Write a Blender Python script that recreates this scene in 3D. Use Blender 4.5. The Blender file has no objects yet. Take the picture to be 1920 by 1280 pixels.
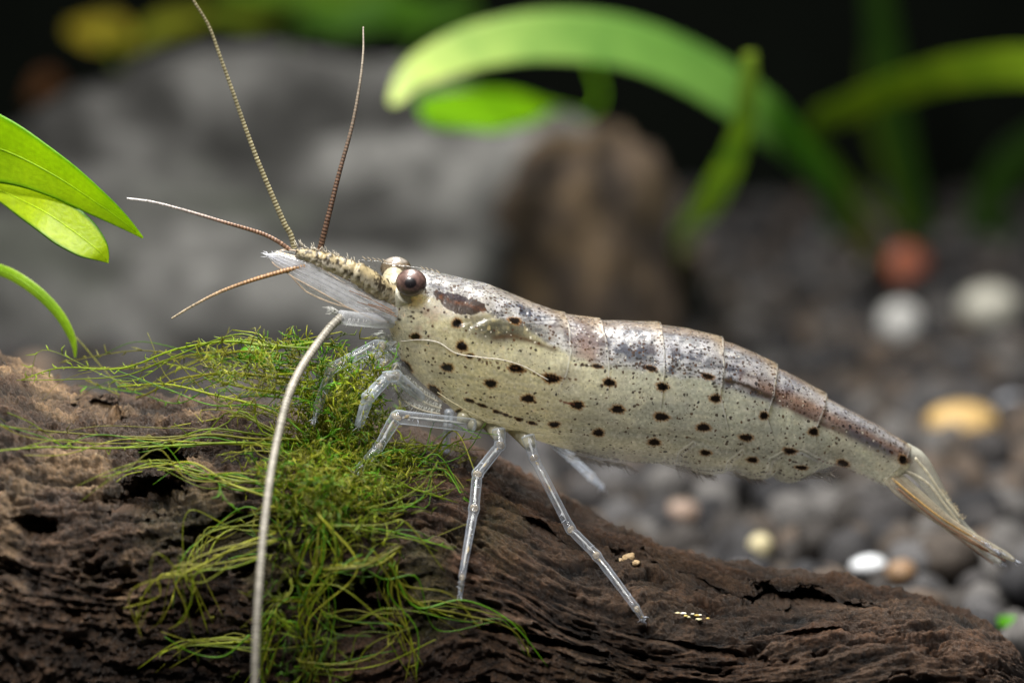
import bpy, math, random
import numpy as np
from mathutils import Vector, Matrix
from mathutils.bvhtree import BVHTree

random.seed(7); rng = np.random.default_rng(11)
SC = bpy.context.scene
COL = SC.collection
SC.unit_settings.system = 'METRIC'; SC.unit_settings.scale_length = 0.01      # 1 unit = 1 cm

# ------------------------------------------------------------------ camera
PXU = 350.0            # photo pixels per unit on the plane of the shrimp
DIST = 16.0
PITCH = math.radians(10)
FWD = np.array([0, math.cos(PITCH), -math.sin(PITCH)])
UP = np.array([0, math.sin(PITCH), math.cos(PITCH)])
RGT = np.array([1.0, 0, 0])
CAM = -DIST * FWD
cd = bpy.data.cameras.new('camera'); cam = bpy.data.objects.new('camera', cd); COL.objects.link(cam)
cam.location = CAM; cam.rotation_euler = (math.pi/2 - PITCH, 0, 0)
cd.sensor_width = 36; cd.lens = 36 * DIST / (1920 / PXU)
cd.clip_start = 0.1; cd.clip_end = 200
cd.dof.use_dof = True; cd.dof.focus_distance = DIST - 0.22
cd.dof.aperture_fstop = cd.lens * 1e-3 / 0.40
SC.camera = cam

# ------------------------------------------------------------------ light
w = bpy.data.worlds.new('World'); SC.world = w; w.use_nodes = True
w.node_tree.nodes['Background'].inputs[0].default_value = (0.75, 0.9, 1.0, 1)
w.node_tree.nodes['Background'].inputs[1].default_value = 0.020

def area(name, loc, target, sx, sy, power, color, spread=180):
    l = bpy.data.lights.new(name, 'AREA'); l.shape = 'RECTANGLE'; l.size = sx; l.size_y = sy
    l.energy = power; l.color = color; l.spread = math.radians(spread)
    o = bpy.data.objects.new(name, l); COL.objects.link(o); o.location = loc
    o.rotation_euler = (Vector(target) - Vector(loc)).to_track_quat('-Z', 'Y').to_euler()
    return o
area('tank_lamp', (-0.6, 1.2, 8.5), (0, 0.9, 0), 7, 3.0, 2300, (1, 0.965, 0.90))
area('tank_lamp', (-0.6, 9.5, 9.5), (0, 9.5, 0), 9, 4.0, 900, (1, 0.965, 0.90))
area('flash_softbox', (-2.8, -6.5, 8.5), (0.2, 0, -0.2), 3.0, 2.0, 1400, (1, 0.97, 0.93))

vs = SC.view_settings
vs.view_transform = 'Standard'; vs.look = 'None'; vs.gamma = 1; vs.exposure = 0.2
SC.cycles.use_denoising = True
SC.cycles.max_bounces = 16; SC.cycles.transparent_max_bounces = 24; SC.cycles.transmission_bounces = 12
SC.cycles.caustics_reflective = False; SC.cycles.caustics_refractive = False
SC.cycles.sample_clamp_indirect = 6

# ------------------------------------------------------------------ helpers
def at(px, py, Y=0.0):
    d = FWD + ((px-960)/PXU/DIST)*RGT + ((640-py)/PXU/DIST)*UP
    return CAM + d * ((Y - CAM[1]) / d[1])
def ray(px, py):
    d = FWD + ((px-960)/PXU/DIST)*RGT + ((640-py)/PXU/DIST)*UP
    return d/np.linalg.norm(d)
def on_z(px, py, z):
    d = ray(px, py); return CAM + d*((z-CAM[2])/d[2])
def proj(V):
    q = V - CAM; t = q @ FWD
    return 960 + PXU*DIST*(q @ RGT)/t, 640 - PXU*DIST*(q @ UP)/t
def px_at(Y):          # size of one photo pixel at depth Y
    return (DIST + Y*math.cos(PITCH))/DIST/PXU

def _hash(ix, iy, iz, seed):
    h = (ix*374761393 + iy*668265263 + iz*1274126177 + seed*1442695041) & 0xffffffff
    h = ((h ^ (h >> 13)) * 1274126177) & 0xffffffff
    h = ((h ^ (h >> 16)) * 2246822519) & 0xffffffff
    return ((h ^ (h >> 15)) & 0xffffff) / float(0xffffff)
def vnoise(P, seed=0):
    P = np.asarray(P, dtype=np.float64); F = np.floor(P); I = F.astype(np.int64); f = P-F
    f = f*f*f*(f*(f*6-15)+10)
    out = np.zeros(len(P))
    for dx in (0, 1):
        wx = f[:, 0] if dx else 1-f[:, 0]
        for dy in (0, 1):
            wy = f[:, 1] if dy else 1-f[:, 1]
            for dz in (0, 1):
                wz = f[:, 2] if dz else 1-f[:, 2]
                out += wx*wy*wz*_hash(I[:, 0]+dx, I[:, 1]+dy, I[:, 2]+dz, seed)
    return out*2-1
def fbm(P, octv=4, seed=0, gain=0.5, lac=2.03):
    a = 1.0; s = 0; n = 0; P = np.asarray(P, dtype=np.float64)
    for k in range(octv):
        s = s + a*vnoise(P*lac**k + 17.3*k, seed+k); n += a; a *= gain
    return s/n
def sstep(a, b, x):
    t = np.clip((x-a)/(b-a), 0, 1); return t*t*(3-2*t)

def make_mesh(name, V, F, col=None, msk=None, smooth=True, mats=None):
    V = np.ascontiguousarray(V, dtype=np.float32)
    me = bpy.data.meshes.new(name)
    quads = [np.asarray(f, dtype=np.int32) for f in (F if isinstance(F, list) else [F]) if len(f)]
    nl = sum(q.size for q in quads); npoly = sum(len(q) for q in quads)
    me.vertices.add(len(V)); me.vertices.foreach_set('co', V.ravel())
    me.loops.add(nl); me.loops.foreach_set('vertex_index', np.concatenate([q.ravel() for q in quads]))
    me.polygons.add(npoly)
    sizes = np.concatenate([np.full(len(q), q.shape[1], dtype=np.int32) for q in quads])
    starts = np.concatenate([[0], np.cumsum(sizes)[:-1]]).astype(np.int32)
    me.polygons.foreach_set('loop_start', starts)
    try: me.polygons.foreach_set('loop_total', sizes)
    except Exception: pass
    me.polygons.foreach_set('use_smooth', np.full(npoly, smooth, dtype=bool))
    for nm, arr in (('col', col), ('msk', msk)):
        if arr is not None:
            A = np.ones((len(V), 4), dtype=np.float32); A[:, :arr.shape[1]] = arr
            at_ = me.attributes.new(nm, 'FLOAT_COLOR', 'POINT'); at_.data.foreach_set('color', A.ravel())
    me.update(calc_edges=True); me.validate()
    return me
def link(name, me, mat=None, parent=None):
    o = bpy.data.objects.new(name, me); COL.objects.link(o)
    if mat is not None and me is not None and not me.materials: me.materials.append(mat)
    if parent is not None: put(o, parent)
    return o
def root_of(p):
    m = Matrix.Translation((0, 0, 0))
    while p is not None:
        m = Matrix.Translation(p.location) @ m if p.parent is None else m
        p = p.parent
    return m
def put(o, parent):
    o.parent = parent
    o.matrix_parent_inverse = root_of(parent).inverted() if parent.parent is None else Matrix.Identity(4)
    # parts are modelled in world coordinates; only a top-level Empty carries a location
    return o
def thing(name, label, cat, loc=(0, 0, 0), group=None):
    o = bpy.data.objects.new(name, None); COL.objects.link(o); o.location = Vector(loc); o.empty_display_size = 0.1
    return tag(o, label, cat, group)
def tag(o, label=None, cat=None, group=None, kind=None):
    if label: o['label'] = label
    if cat: o['category'] = cat
    if group: o['group'] = group
    if kind: o['kind'] = kind
    return o

def catmull(P, n):
    P = np.asarray(P, dtype=float)
    if len(P) == 2:
        t = np.linspace(0, 1, n)[:, None]; return P[0]*(1-t)+P[1]*t
    seg = np.linalg.norm(np.diff(P[:, :min(3, P.shape[1])], axis=0), axis=1); seg = np.maximum(seg, 1e-6)
    u = np.concatenate([[0], np.cumsum(seg)]); tt = np.linspace(0, u[-1], n)
    m = np.zeros_like(P)
    m[1:-1] = (P[2:]-P[:-2])/(u[2:]-u[:-2])[:, None]
    m[0] = (P[1]-P[0])/(u[1]-u[0]); m[-1] = (P[-1]-P[-2])/(u[-1]-u[-2])
    k = np.clip(np.searchsorted(u, tt, side='right')-1, 0, len(P)-2)
    h = (u[k+1]-u[k])[:, None]; s = ((tt-u[k])[:, None])/h
    return ((2*s**3-3*s**2+1)*P[k] + (s**3-2*s**2+s)*h*m[k] + (-2*s**3+3*s**2)*P[k+1] + (s**3-s**2)*h*m[k+1])
def interp_at(P, vals, n):
    P = np.asarray(P, dtype=float); seg = np.linalg.norm(np.diff(P[:, :3] if P.shape[1] > 2 else P, axis=0), axis=1)
    u = np.concatenate([[0], np.cumsum(seg)]); return np.interp(np.linspace(0, u[-1], n), u, vals)

class MB:
    """collects lofts; one build = one mesh object"""
    def __init__(s): s.V = []; s.F = []; s.T = []; s.C = []; s.n = 0
    def add(s, V, F, C, T=None):
        s.V.append(V); s.C.append(C); s.F.append(np.asarray(F, dtype=np.int32)+s.n)
        if T is not None: s.T.append(np.asarray(T, dtype=np.int32)+s.n)
        s.n += len(V)
    def loft(s, P, A, B, nr, col):
        """elliptic loft: centre line P, half axes A and B (vectors per station)"""
        n = len(P); th = np.linspace(0, 2*math.pi, nr, endpoint=False)
        V = P[:, None, :] + A[:, None, :]*np.cos(th)[None, :, None] + B[:, None, :]*np.sin(th)[None, :, None]
        V = np.concatenate([V.reshape(-1, 3), P[:1], P[-1:]])
        i = np.arange(n-1)[:, None]*nr; j = np.arange(nr)[None, :]; j2 = (j+1) % nr
        F = np.stack([i+j, i+j2, i+nr+j2, i+nr+j], axis=-1).reshape(-1, 4)
        jj = np.arange(nr); c0 = n*nr; c1 = c0+1
        T = np.concatenate([np.stack([np.full(nr, c0), (jj+1) % nr, jj], 1),
                            np.stack([np.full(nr, c1), (n-1)*nr+jj, (n-1)*nr+(jj+1) % nr], 1)])
        c = np.asarray(col, dtype=float)
        if c.ndim == 1: C = np.tile(c[:3], (len(V), 1))
        else: C = np.concatenate([np.repeat(c[:, :3], nr, axis=0), c[:1, :3], c[-1:, :3]])
        s.add(V, F, C, T)
    def tube(s, P, R, nr=8, col=(1, 1, 1)):
        P = np.asarray(P, dtype=float); T = np.gradient(P, axis=0); T /= np.linalg.norm(T, axis=1)[:, None]+1e-12
        ref = np.array([0.13, 0.97, 0.2]); A = np.cross(T, ref); A /= np.linalg.norm(A, axis=1)[:, None]+1e-9
        B = np.cross(T, A); R = np.broadcast_to(np.asarray(R, dtype=float), (len(P),))[:, None]
        s.loft(P, A*R, B*R, nr, col)
    def build(s, name, mat, parent=None, smooth=True):
        V = np.concatenate(s.V); C = np.concatenate(s.C)
        F = [np.concatenate(s.F)] + ([np.concatenate(s.T)] if s.T else [])
        return link(name, make_mesh(name, V, F, C, smooth=smooth), mat, parent)

def pline(pts, Y, n):
    """photo polyline + depth(s) -> smooth world polyline"""
    Y = np.broadcast_to(np.asarray(Y, dtype=float), (len(pts),))
    return catmull(np.array([at(p[0], p[1], y) for p, y in zip(pts, Y)]), n)

def blade(mb, P, hw, thick, nr=14, col=(1, 1, 1), tilt=0.0, fold=0.0):
    """a leaf or plate: flattened loft, width across the line in a plane that faces the viewer side, tilted by 'tilt'"""
    T = np.gradient(P, axis=0); T /= np.linalg.norm(T, axis=1)[:, None]
    N = np.tile(-FWD, (len(P), 1)); Wd = np.cross(T, N); Wd /= np.linalg.norm(Wd, axis=1)[:, None]
    N = np.cross(Wd, T)
    c, sn = math.cos(tilt), math.sin(tilt)
    A = Wd*c + N*sn; B = -Wd*sn + N*c
    mb.loft(P, A*np.asarray(hw)[:, None], B*np.broadcast_to(np.asarray(thick), (len(P),))[:, None], nr, col)

# ------------------------------------------------------------------ materials
def newmat(name):
    m = bpy.data.materials.new(name); m.use_nodes = True; nt = m.node_tree
    for n in list(nt.nodes): nt.nodes.remove(n)
    out = nt.nodes.new('ShaderNodeOutputMaterial')
    def N(t, **kw):
        n = nt.nodes.new(t)
        for k, v in kw.items():
            if k.startswith('_'): setattr(n, k[1:], v)
            else: n.inputs[k.replace('__', ' ')].default_value = v
        return n
    def L(a, b): nt.links.new(a, b)
    return m, N, L, out
def attr(N, nm): return N('ShaderNodeAttribute', _attribute_name=nm)
def math_(N, L, op, a, b=None, c=None, clamp=False):
    n = N('ShaderNodeMath', _operation=op, _use_clamp=clamp)
    for i, x in enumerate((a, b, c)):
        if x is None: continue
        if hasattr(x, 'links') or isinstance(x, bpy.types.NodeSocket): L(x, n.inputs[i])
        else: n.inputs[i].default_value = x
    return n.outputs[0]
def mixc(N, L, fac, a, b, blend='MIX'):
    n = N('ShaderNodeMix', _data_type='RGBA', _blend_type=blend)
    for i, x in ((0, fac), (6, a), (7, b)):
        if isinstance(x, bpy.types.NodeSocket): L(x, n.inputs[i])
        else: n.inputs[i].default_value = x if i == 0 else (*x, 1) if len(x) == 3 else x
    return n.outputs[2]
def ramp(N, L, fac, stops):
    n = N('ShaderNodeValToRGB'); L(fac, n.inputs[0]); e = n.color_ramp.elements
    while len(e) > 1: e.remove(e[-1])
    e[0].position = stops[0][0]; e[0].color = (*stops[0][1], 1)
    for p, c in stops[1:]:
        x = e.new(p); x.color = (*c, 1)
    return n.outputs[0]
def mapr(N, L, v, a, b, c=0.0, d=1.0):
    n = N('ShaderNodeMapRange'); L(v, n.inputs[0])
    for i, x in ((1, a), (2, b), (3, c), (4, d)): n.inputs[i].default_value = x
    return n.outputs[0]

def mat_shell():
    m, N, L, out = newmat('shrimp_shell')
    c = attr(N, 'col').outputs['Color']; k = N('ShaderNodeSeparateColor'); L(attr(N, 'msk').outputs['Color'], k.inputs[0])
    geo = N('ShaderNodeTexCoord').outputs['Object']
    # pigment speckles
    wn = N('ShaderNodeTexNoise', Scale=30.0, Detail=2.0); L(geo, wn.inputs['Vector'])
    wp = N('ShaderNodeVectorMath', _operation='MULTIPLY_ADD'); L(wn.outputs['Color'], wp.inputs[0])
    wp.inputs[1].default_value = (0.02, 0.02, 0.02); L(geo, wp.inputs[2])
    vo = N('ShaderNodeTexVoronoi', Scale=52.0, Randomness=1.0); L(wp.outputs[0], vo.inputs['Vector'])
    sep = N('ShaderNodeSeparateColor'); L(vo.outputs['Color'], sep.inputs[0])
    size = math_(N, L, 'MULTIPLY_ADD', sep.outputs[0], 0.34, 0.20)
    inside = mapr(N, L, math_(N, L, 'SUBTRACT', size, vo.outputs['Distance']), 0.0, 0.08)
    keep = math_(N, L, 'LESS_THAN', sep.outputs[1], k.outputs[0])
    spk = math_(N, L, 'MULTIPLY', inside, keep)
    hue = mixc(N, L, sep.outputs[2], (0.010, 0.010, 0.016), (0.10, 0.04, 0.012))
    c1 = mixc(N, L, math_(N, L, 'MULTIPLY', spk, 0.88), c, hue)
    v4 = N('ShaderNodeTexVoronoi', Scale=95.0); L(wp.outputs[0], v4.inputs['Vector'])
    s4 = N('ShaderNodeSeparateColor'); L(v4.outputs['Color'], s4.inputs[0])
    sp4 = math_(N, L, 'MULTIPLY', mapr(N, L, v4.outputs['Distance'], 0.34, 0.18), math_(N, L, 'LESS_THAN', s4.outputs[1], math_(N, L, 'MULTIPLY', k.outputs[0], 0.9)))
    c1 = mixc(N, L, math_(N, L, 'MULTIPLY', sp4, 0.75), c1, mixc(N, L, s4.outputs[2], (0.02, 0.02, 0.028), (0.10, 0.05, 0.025)))
    # pale guanine flecks
    v2 = N('ShaderNodeTexVoronoi', Scale=46.0); L(wp.outputs[0], v2.inputs['Vector'])
    s2 = N('ShaderNodeSeparateColor'); L(v2.outputs['Color'], s2.inputs[0])
    fl = math_(N, L, 'MULTIPLY', mapr(N, L, v2.outputs['Distance'], 0.28, 0.12), math_(N, L, 'LESS_THAN', s2.outputs[0], k.outputs[2]))
    c2 = mixc(N, L, math_(N, L, 'MULTIPLY', fl, 0.8), c1, (0.86, 0.82, 0.72))
    n1 = N('ShaderNodeTexNoise', Scale=60.0, Detail=5.0); L(geo, n1.inputs['Vector'])
    n2 = N('ShaderNodeTexNoise', Scale=9.0, Detail=4.0); L(geo, n2.inputs['Vector'])
    c3 = mixc(N, L, 1.0, c2, ramp(N, L, n1.outputs[0], [(0.3, (0.78, 0.78, 0.78)), (0.7, (1.18, 1.18, 1.18))]), 'MULTIPLY')
    c3 = mixc(N, L, 1.0, c3, ramp(N, L, n2.outputs[0], [(0.3, (0.86, 0.86, 0.88)), (0.7, (1.1, 1.1, 1.06))]), 'MULTIPLY')
    bmp = N('ShaderNodeBump', Strength=0.22, Distance=0.012)
    n3 = N('ShaderNodeTexNoise', Scale=120.0, Detail=4.0); L(geo, n3.inputs['Vector'])
    L(n3.outputs[0], bmp.inputs['Height'])
    p = N('ShaderNodeBsdfPrincipled', Roughness=0.30, IOR=1.38)
    p.inputs['Coat Weight'].default_value = 1.0; p.inputs['Coat Roughness'].default_value = 0.13; p.inputs['Coat IOR'].default_value = 1.5
    nb_ = N('ShaderNodeTexNoise', Scale=26.0, Detail=3.0); L(geo, nb_.inputs['Vector']); bc = N('ShaderNodeBump', Strength=0.25, Distance=0.012); L(nb_.outputs[0], bc.inputs['Height']); L(bc.outputs[0], p.inputs['Coat Normal'])
    p.inputs['Subsurface Weight'].default_value = 0.7; p.inputs['Subsurface Radius'].default_value = (0.26, 0.23, 0.17)
    p.inputs['Subsurface Scale'].default_value = 1.0
    L(c3, p.inputs['Base Color']); L(bmp.outputs[0], p.inputs['Normal'])
    t = N('ShaderNodeBsdfTranslucent'); L(c3, t.inputs[0])
    m1 = N('ShaderNodeMixShader', Fac=0.47); L(p.outputs[0], m1.inputs[1]); L(t.outputs[0], m1.inputs[2])
    tr = N('ShaderNodeBsdfTransparent')
    lw = N('ShaderNodeLayerWeight', Blend=0.5)      # thin tissue where the sight line only grazes the body
    thin = math_(N, L, 'POWER', lw.outputs['Facing'], 5.0)
    opac = math_(N, L, 'MULTIPLY', k.outputs[1], math_(N, L, 'SUBTRACT', 1.0, math_(N, L, 'MULTIPLY', thin, 0.55)))
    m2 = N('ShaderNodeMixShader'); L(opac, m2.inputs[0]); L(tr.outputs[0], m2.inputs[1]); L(m1.outputs[0], m2.inputs[2])
    L(m2.outputs[0], out.inputs[0]); return m

def mat_clear(name, milk=0.12, rim=0.7, power=3.0, rough=0.08):
    """clear cuticle: a hollow clear tube or film, milkier where the sight line runs along the wall; colour from the mesh"""
    m, N, L, out = newmat(name)
    c = attr(N, 'col').outputs['Color']
    geo = N('ShaderNodeTexCoord').outputs['Object']
    n3 = N('ShaderNodeTexNoise', Scale=60.0, Detail=3.0); L(geo, n3.inputs['Vector'])
    bmp = N('ShaderNodeBump', Strength=0.2, Distance=0.006); L(n3.outputs[0], bmp.inputs['Height'])
    d = N('ShaderNodeBsdfDiffuse'); L(c, d.inputs[0]); t = N('ShaderNodeBsdfTranslucent'); L(c, t.inputs[0])
    dt = N('ShaderNodeMixShader', Fac=0.5); L(d.outputs[0], dt.inputs[1]); L(t.outputs[0], dt.inputs[2])
    lw = N('ShaderNodeLayerWeight', Blend=0.5)
    wall = math_(N, L, 'MULTIPLY', math_(N, L, 'POWER', lw.outputs['Facing'], power), rim)
    nz = N('ShaderNodeTexNoise', Scale=16.0, Detail=4.0); L(geo, nz.inputs['Vector'])
    f = math_(N, L, 'ADD', wall, mapr(N, L, nz.outputs[0], 0.3, 0.7, milk*0.4, milk*1.7), clamp=True)
    tr = N('ShaderNodeBsdfTransparent')
    mx = N('ShaderNodeMixShader'); L(f, mx.inputs[0]); L(tr.outputs[0], mx.inputs[1]); L(dt.outputs[0], mx.inputs[2])
    g = N('ShaderNodeBsdfGlossy', Roughness=rough); L(bmp.outputs[0], g.inputs['Normal'])
    fr = math_(N, L, 'MULTIPLY_ADD', math_(N, L, 'POWER', lw.outputs['Facing'], 5.0), 0.35, 0.035)
    m3 = N('ShaderNodeMixShader'); L(fr, m3.inputs[0]); L(mx.outputs[0], m3.inputs[1]); L(g.outputs[0], m3.inputs[2])
    L(m3.outputs[0], out.inputs[0]); return m

def mat_simple(name, rough=0.5, var=0.25, scale=30.0, spec=0.5, coat=0.0, trl=0.0, bump=0.0):
    m, N, L, out = newmat(name)
    c = attr(N, 'col').outputs['Color']; geo = N('ShaderNodeTexCoord').outputs['Object']
    n = N('ShaderNodeTexNoise', Scale=scale, Detail=5.0); L(geo, n.inputs['Vector'])
    cc = mixc(N, L, 1.0, c, ramp(N, L, n.outputs[0], [(0.3, (1-var,)*3), (0.7, (1+var,)*3)]), 'MULTIPLY')
    p = N('ShaderNodeBsdfPrincipled', Roughness=rough); L(cc, p.inputs['Base Color'])
    p.inputs['Specular IOR Level'].default_value = spec; p.inputs['Coat Weight'].default_value = coat; p.inputs['Coat Roughness'].default_value = 0.05
    if bump:
        b = N('ShaderNodeBump', Strength=bump, Distance=0.02); L(n.outputs[0], b.inputs['Height']); L(b.outputs[0], p.inputs['Normal'])
    if trl:
        t = N('ShaderNodeBsdfTranslucent'); L(cc, t.inputs[0])
        mx = N('ShaderNodeMixShader', Fac=trl); L(p.outputs[0], mx.inputs[1]); L(t.outputs[0], mx.inputs[2]); L(mx.outputs[0], out.inputs[0])
    else: L(p.outputs[0], out.inputs[0])
    return m

def mat_wood():
    m, N, L, out = newmat('driftwood')
    c = attr(N, 'col').outputs['Color']; uv = attr(N, 'msk').outputs['Vector']
    mp = N('ShaderNodeMapping'); L(uv, mp.inputs[0]); mp.inputs['Scale'].default_value = (10, 62, 20)
    n1 = N('ShaderNodeTexNoise', Scale=1.0, Detail=7.0, Roughness=0.68, Distortion=0.5); L(mp.outputs[0], n1.inputs['Vector'])
    n2 = N('ShaderNodeTexNoise', Scale=46.0, Detail=5.0, Roughness=0.7); L(N('ShaderNodeTexCoord').outputs['Object'], n2.inputs['Vector'])
    cc = mixc(N, L, 1.0, c, ramp(N, L, n1.outputs[0], [(0.30, (0.35, 0.33, 0.31)), (0.5, (0.9, 0.88, 0.86)), (0.72, (1.8, 1.66, 1.5))]), 'MULTIPLY')
    cc = mixc(N, L, 1.0, cc, ramp(N, L, n2.outputs[0], [(0.3, (0.55, 0.55, 0.55)), (0.7, (1.5, 1.45, 1.4))]), 'MULTIPLY')
    h = math_(N, L, 'ADD', math_(N, L, 'MULTIPLY', n1.outputs[0], 0.6), math_(N, L, 'MULTIPLY', n2.outputs[0], 0.6))
    b = N('ShaderNodeBump', Strength=1.0, Distance=0.045); L(h, b.inputs['Height'])
    p = N('ShaderNodeBsdfPrincipled', Roughness=0.46); p.inputs['Specular IOR Level'].default_value = 0.5
    L(cc, p.inputs['Base Color']); L(b.outputs[0], p.inputs['Normal']); L(p.outputs[0], out.inputs[0]); return m

def mat_leaf():
    m, N, L, out = newmat('leaf_green')
    c = attr(N, 'col').outputs['Color']; geo = N('ShaderNodeTexCoord').outputs['Object']
    n = N('ShaderNodeTexNoise', Scale=2.2, Detail=4.0); L(geo, n.inputs['Vector'])
    n2 = N('ShaderNodeTexNoise', Scale=38.0, Detail=3.0); L(geo, n2.inputs['Vector'])
    cc = mixc(N, L, 1.0, c, ramp(N, L, n.outputs[0], [(0.3, (0.72, 0.8, 0.7)), (0.7, (1.22, 1.14, 1.1))]), 'MULTIPLY')
    cc = mixc(N, L, 1.0, cc, ramp(N, L, n2.outputs[0], [(0.3, (0.88, 0.9, 0.88)), (0.7, (1.08, 1.06, 1.08))]), 'MULTIPLY')
    p = N('ShaderNodeBsdfPrincipled', Roughness=0.42); L(cc, p.inputs['Base Color'])
    t = N('ShaderNodeBsdfTranslucent'); L(mixc(N, L, 1.0, cc, (1.25, 1.2, 0.6), 'MULTIPLY'), t.inputs[0])
    b = N('ShaderNodeBump', Strength=0.15, Distance=0.02); L(n2.outputs[0], b.inputs['Height']); L(b.outputs[0], p.inputs['Normal'])
    mx = N('ShaderNodeMixShader', Fac=0.5); L(p.outputs[0], mx.inputs[1]); L(t.outputs[0], mx.inputs[2]); L(mx.outputs[0], out.inputs[0]); return m

M_shell = mat_shell()
M_leg = mat_clear('leg_cuticle', milk=0.10, rim=0.75, power=2.2, rough=0.07)
M_fin = mat_clear('fin_cuticle', milk=0.34, rim=0.6, power=2.0, rough=0.12)
M_film = mat_clear('thin_film', milk=0.13, rim=0.6, power=2.5, rough=0.15)
M_scale = mat_clear('scale_cuticle', milk=0.40, rim=0.4, power=2.0, rough=0.12)
M_base = mat_clear('leg_root', milk=0.85, rim=0.3, power=2.0, rough=0.15)
M_tissue = mat_simple('soft_tissue', rough=0.35, var=0.25, scale=40, trl=0.4)
M_whip = mat_simple('antenna_skin', rough=0.35, var=0.2, scale=60, trl=0.25)
M_eye = mat_simple('eye_surface', rough=0.4, var=0.35, scale=26, coat=0.45)
M_wood = mat_wood()
M_leaf = mat_leaf()
M_moss = mat_simple('moss_green', rough=0.45, var=0.25, scale=20, trl=0.45)
M_stone = mat_simple('gravel_stone', rough=0.75, var=0.4, scale=14, spec=0.3, bump=0.5)
M_pebble = mat_simple('pale_pebble', rough=0.55, var=0.12, scale=9, spec=0.4, bump=0.2)
M_rock = mat_simple('grey_rock', rough=0.85, var=0.45, scale=3.2, spec=0.25, bump=0.6)
M_ground = mat_simple('dark_ground', rough=0.9, var=0.3, scale=12)
M_back = mat_simple('dark_panel', rough=0.8, var=0.2, scale=1.0, spec=0.1)

# ------------------------------------------------------------------ setting: floor sheet, back panel
ZF = -2.25
V = np.array([[-14, -4, ZF-0.12], [14, -4, ZF-0.12], [14, 24, ZF-0.12], [-14, 24, ZF-0.12]], float)
tag(link('ground', make_mesh('ground', V, np.array([[0, 1, 2, 3]]), np.tile([0.02, 0.018, 0.016], (4, 1))), M_ground), kind='structure')
V = np.array([[-14, 24, ZF-0.12], [14, 24, ZF-0.12], [14, 24, 9], [-14, 24, 9]], float)
tag(link('back_wall', make_mesh('back_wall', V, np.array([[0, 1, 2, 3]]), np.tile([0.004, 0.006, 0.004], (4, 1))), M_back), kind='structure')

# ------------------------------------------------------------------ driftwood
CREST = [(-320, 560), (-120, 620), (0, 686), (60, 716), (130, 748), (225, 762), (320, 766), (420, 768), (500, 780), (600, 800), (700, 815), (780, 826), (860, 848), (950, 888),
         (1050, 938), (1150, 996), (1270, 1048), (1400, 1084), (1550, 1104), (1680, 1120), (1790, 1142), (1870, 1178), (1912, 1225), (1935, 1300)]
cy_tab_x = [-320, 0, 300, 600, 960, 1300, 1700, 1935]; cy_tab_y = [0.05, 0.10, 0.15, 0.12, 0.10, 0.0, -0.15, -0.2]
nS, nT = 1000, 460
cp = catmull(np.array(CREST, float), nS)
cy = np.interp(cp[:, 0], cy_tab_x, cy_tab_y)
crest = np.array([at(a, b, y) for (a, b), y in zip(cp, cy)])
bot = ZF - 0.10
R_z = np.maximum((crest[:, 2]-bot)/2, 0.05); endf = np.clip((1935-cp[:, 0])/90, 0.02, 1)**0.5
R_y = (0.42 + 0.62*R_z) * endf * (1+0.25*sstep(500, 0, cp[:, 0]))
th = np.concatenate([np.linspace(-0.55, 2.2, 370), np.linspace(2.2, 2*math.pi-0.55, nT-370+1)[1:]]); th = th[:nT]
ct, st = np.cos(th), np.sin(th)          # theta 0 = crest, +pi/2 = towards the viewer
sq = lambda v, e: np.sign(v)*np.abs(v)**e
X = np.repeat(crest[:, 0][:, None], nT, 1)
Yw = crest[:, 1][:, None] - R_y[:, None]*sq(st, 0.9)[None, :]
Zw = (crest[:, 2]-R_z)[:, None] + R_z[:, None]*sq(ct, 0.92)[None, :]
P = np.stack([X, Yw, Zw], -1).reshape(-1, 3)
arc = (th[None, :]*(0.5*(R_y+R_z))[:, None]).ravel(); sx = np.repeat(np.cumsum(np.concatenate([[0], np.linalg.norm(np.diff(crest, axis=0), axis=1)]))[:, None], nT, 1).ravel()
Nn = np.stack([np.zeros_like(X), -st[None, :]/R_y[:, None], ct[None, :]/R_z[:, None]], -1).reshape(-1, 3)
Nn /= np.linalg.norm(Nn, axis=1)[:, None]
warp = fbm(np.stack([sx*0.9, arc*1.1, arc*0+3], 1), 3, 41)
skew = arc + 0.28*sx + 0.25*warp
lump = fbm(P*np.array([1.1, 1.3, 1.3]), 4, 5)
fib = fbm(np.stack([sx*2.6, skew*15, arc*0], 1), 5, 9, 0.55)
fib2 = 1-np.abs(fbm(np.stack([sx*1.5, skew*7, arc*0+5], 1), 4, 77))
gran = fbm(P*17, 5, 23, 0.72)
fib3 = fbm(np.stack([sx*7, skew*42, arc*0+2], 1), 4, 19, 0.6)
pit = fbm(np.stack([sx*5.0, skew*13, arc*0+9], 1), 4, 51, .6)
ppx, ppy = proj(P)
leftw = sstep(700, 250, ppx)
disp = 0.085*lump + (0.060-0.02*leftw)*fib + 0.030*fib3 + 0.045*(fib2-0.8) + (0.030+0.035*leftw)*gran - 0.10*sstep(0.25, 0.60, pit)
hole = np.zeros(len(P)); push = np.zeros(len(P))
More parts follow.
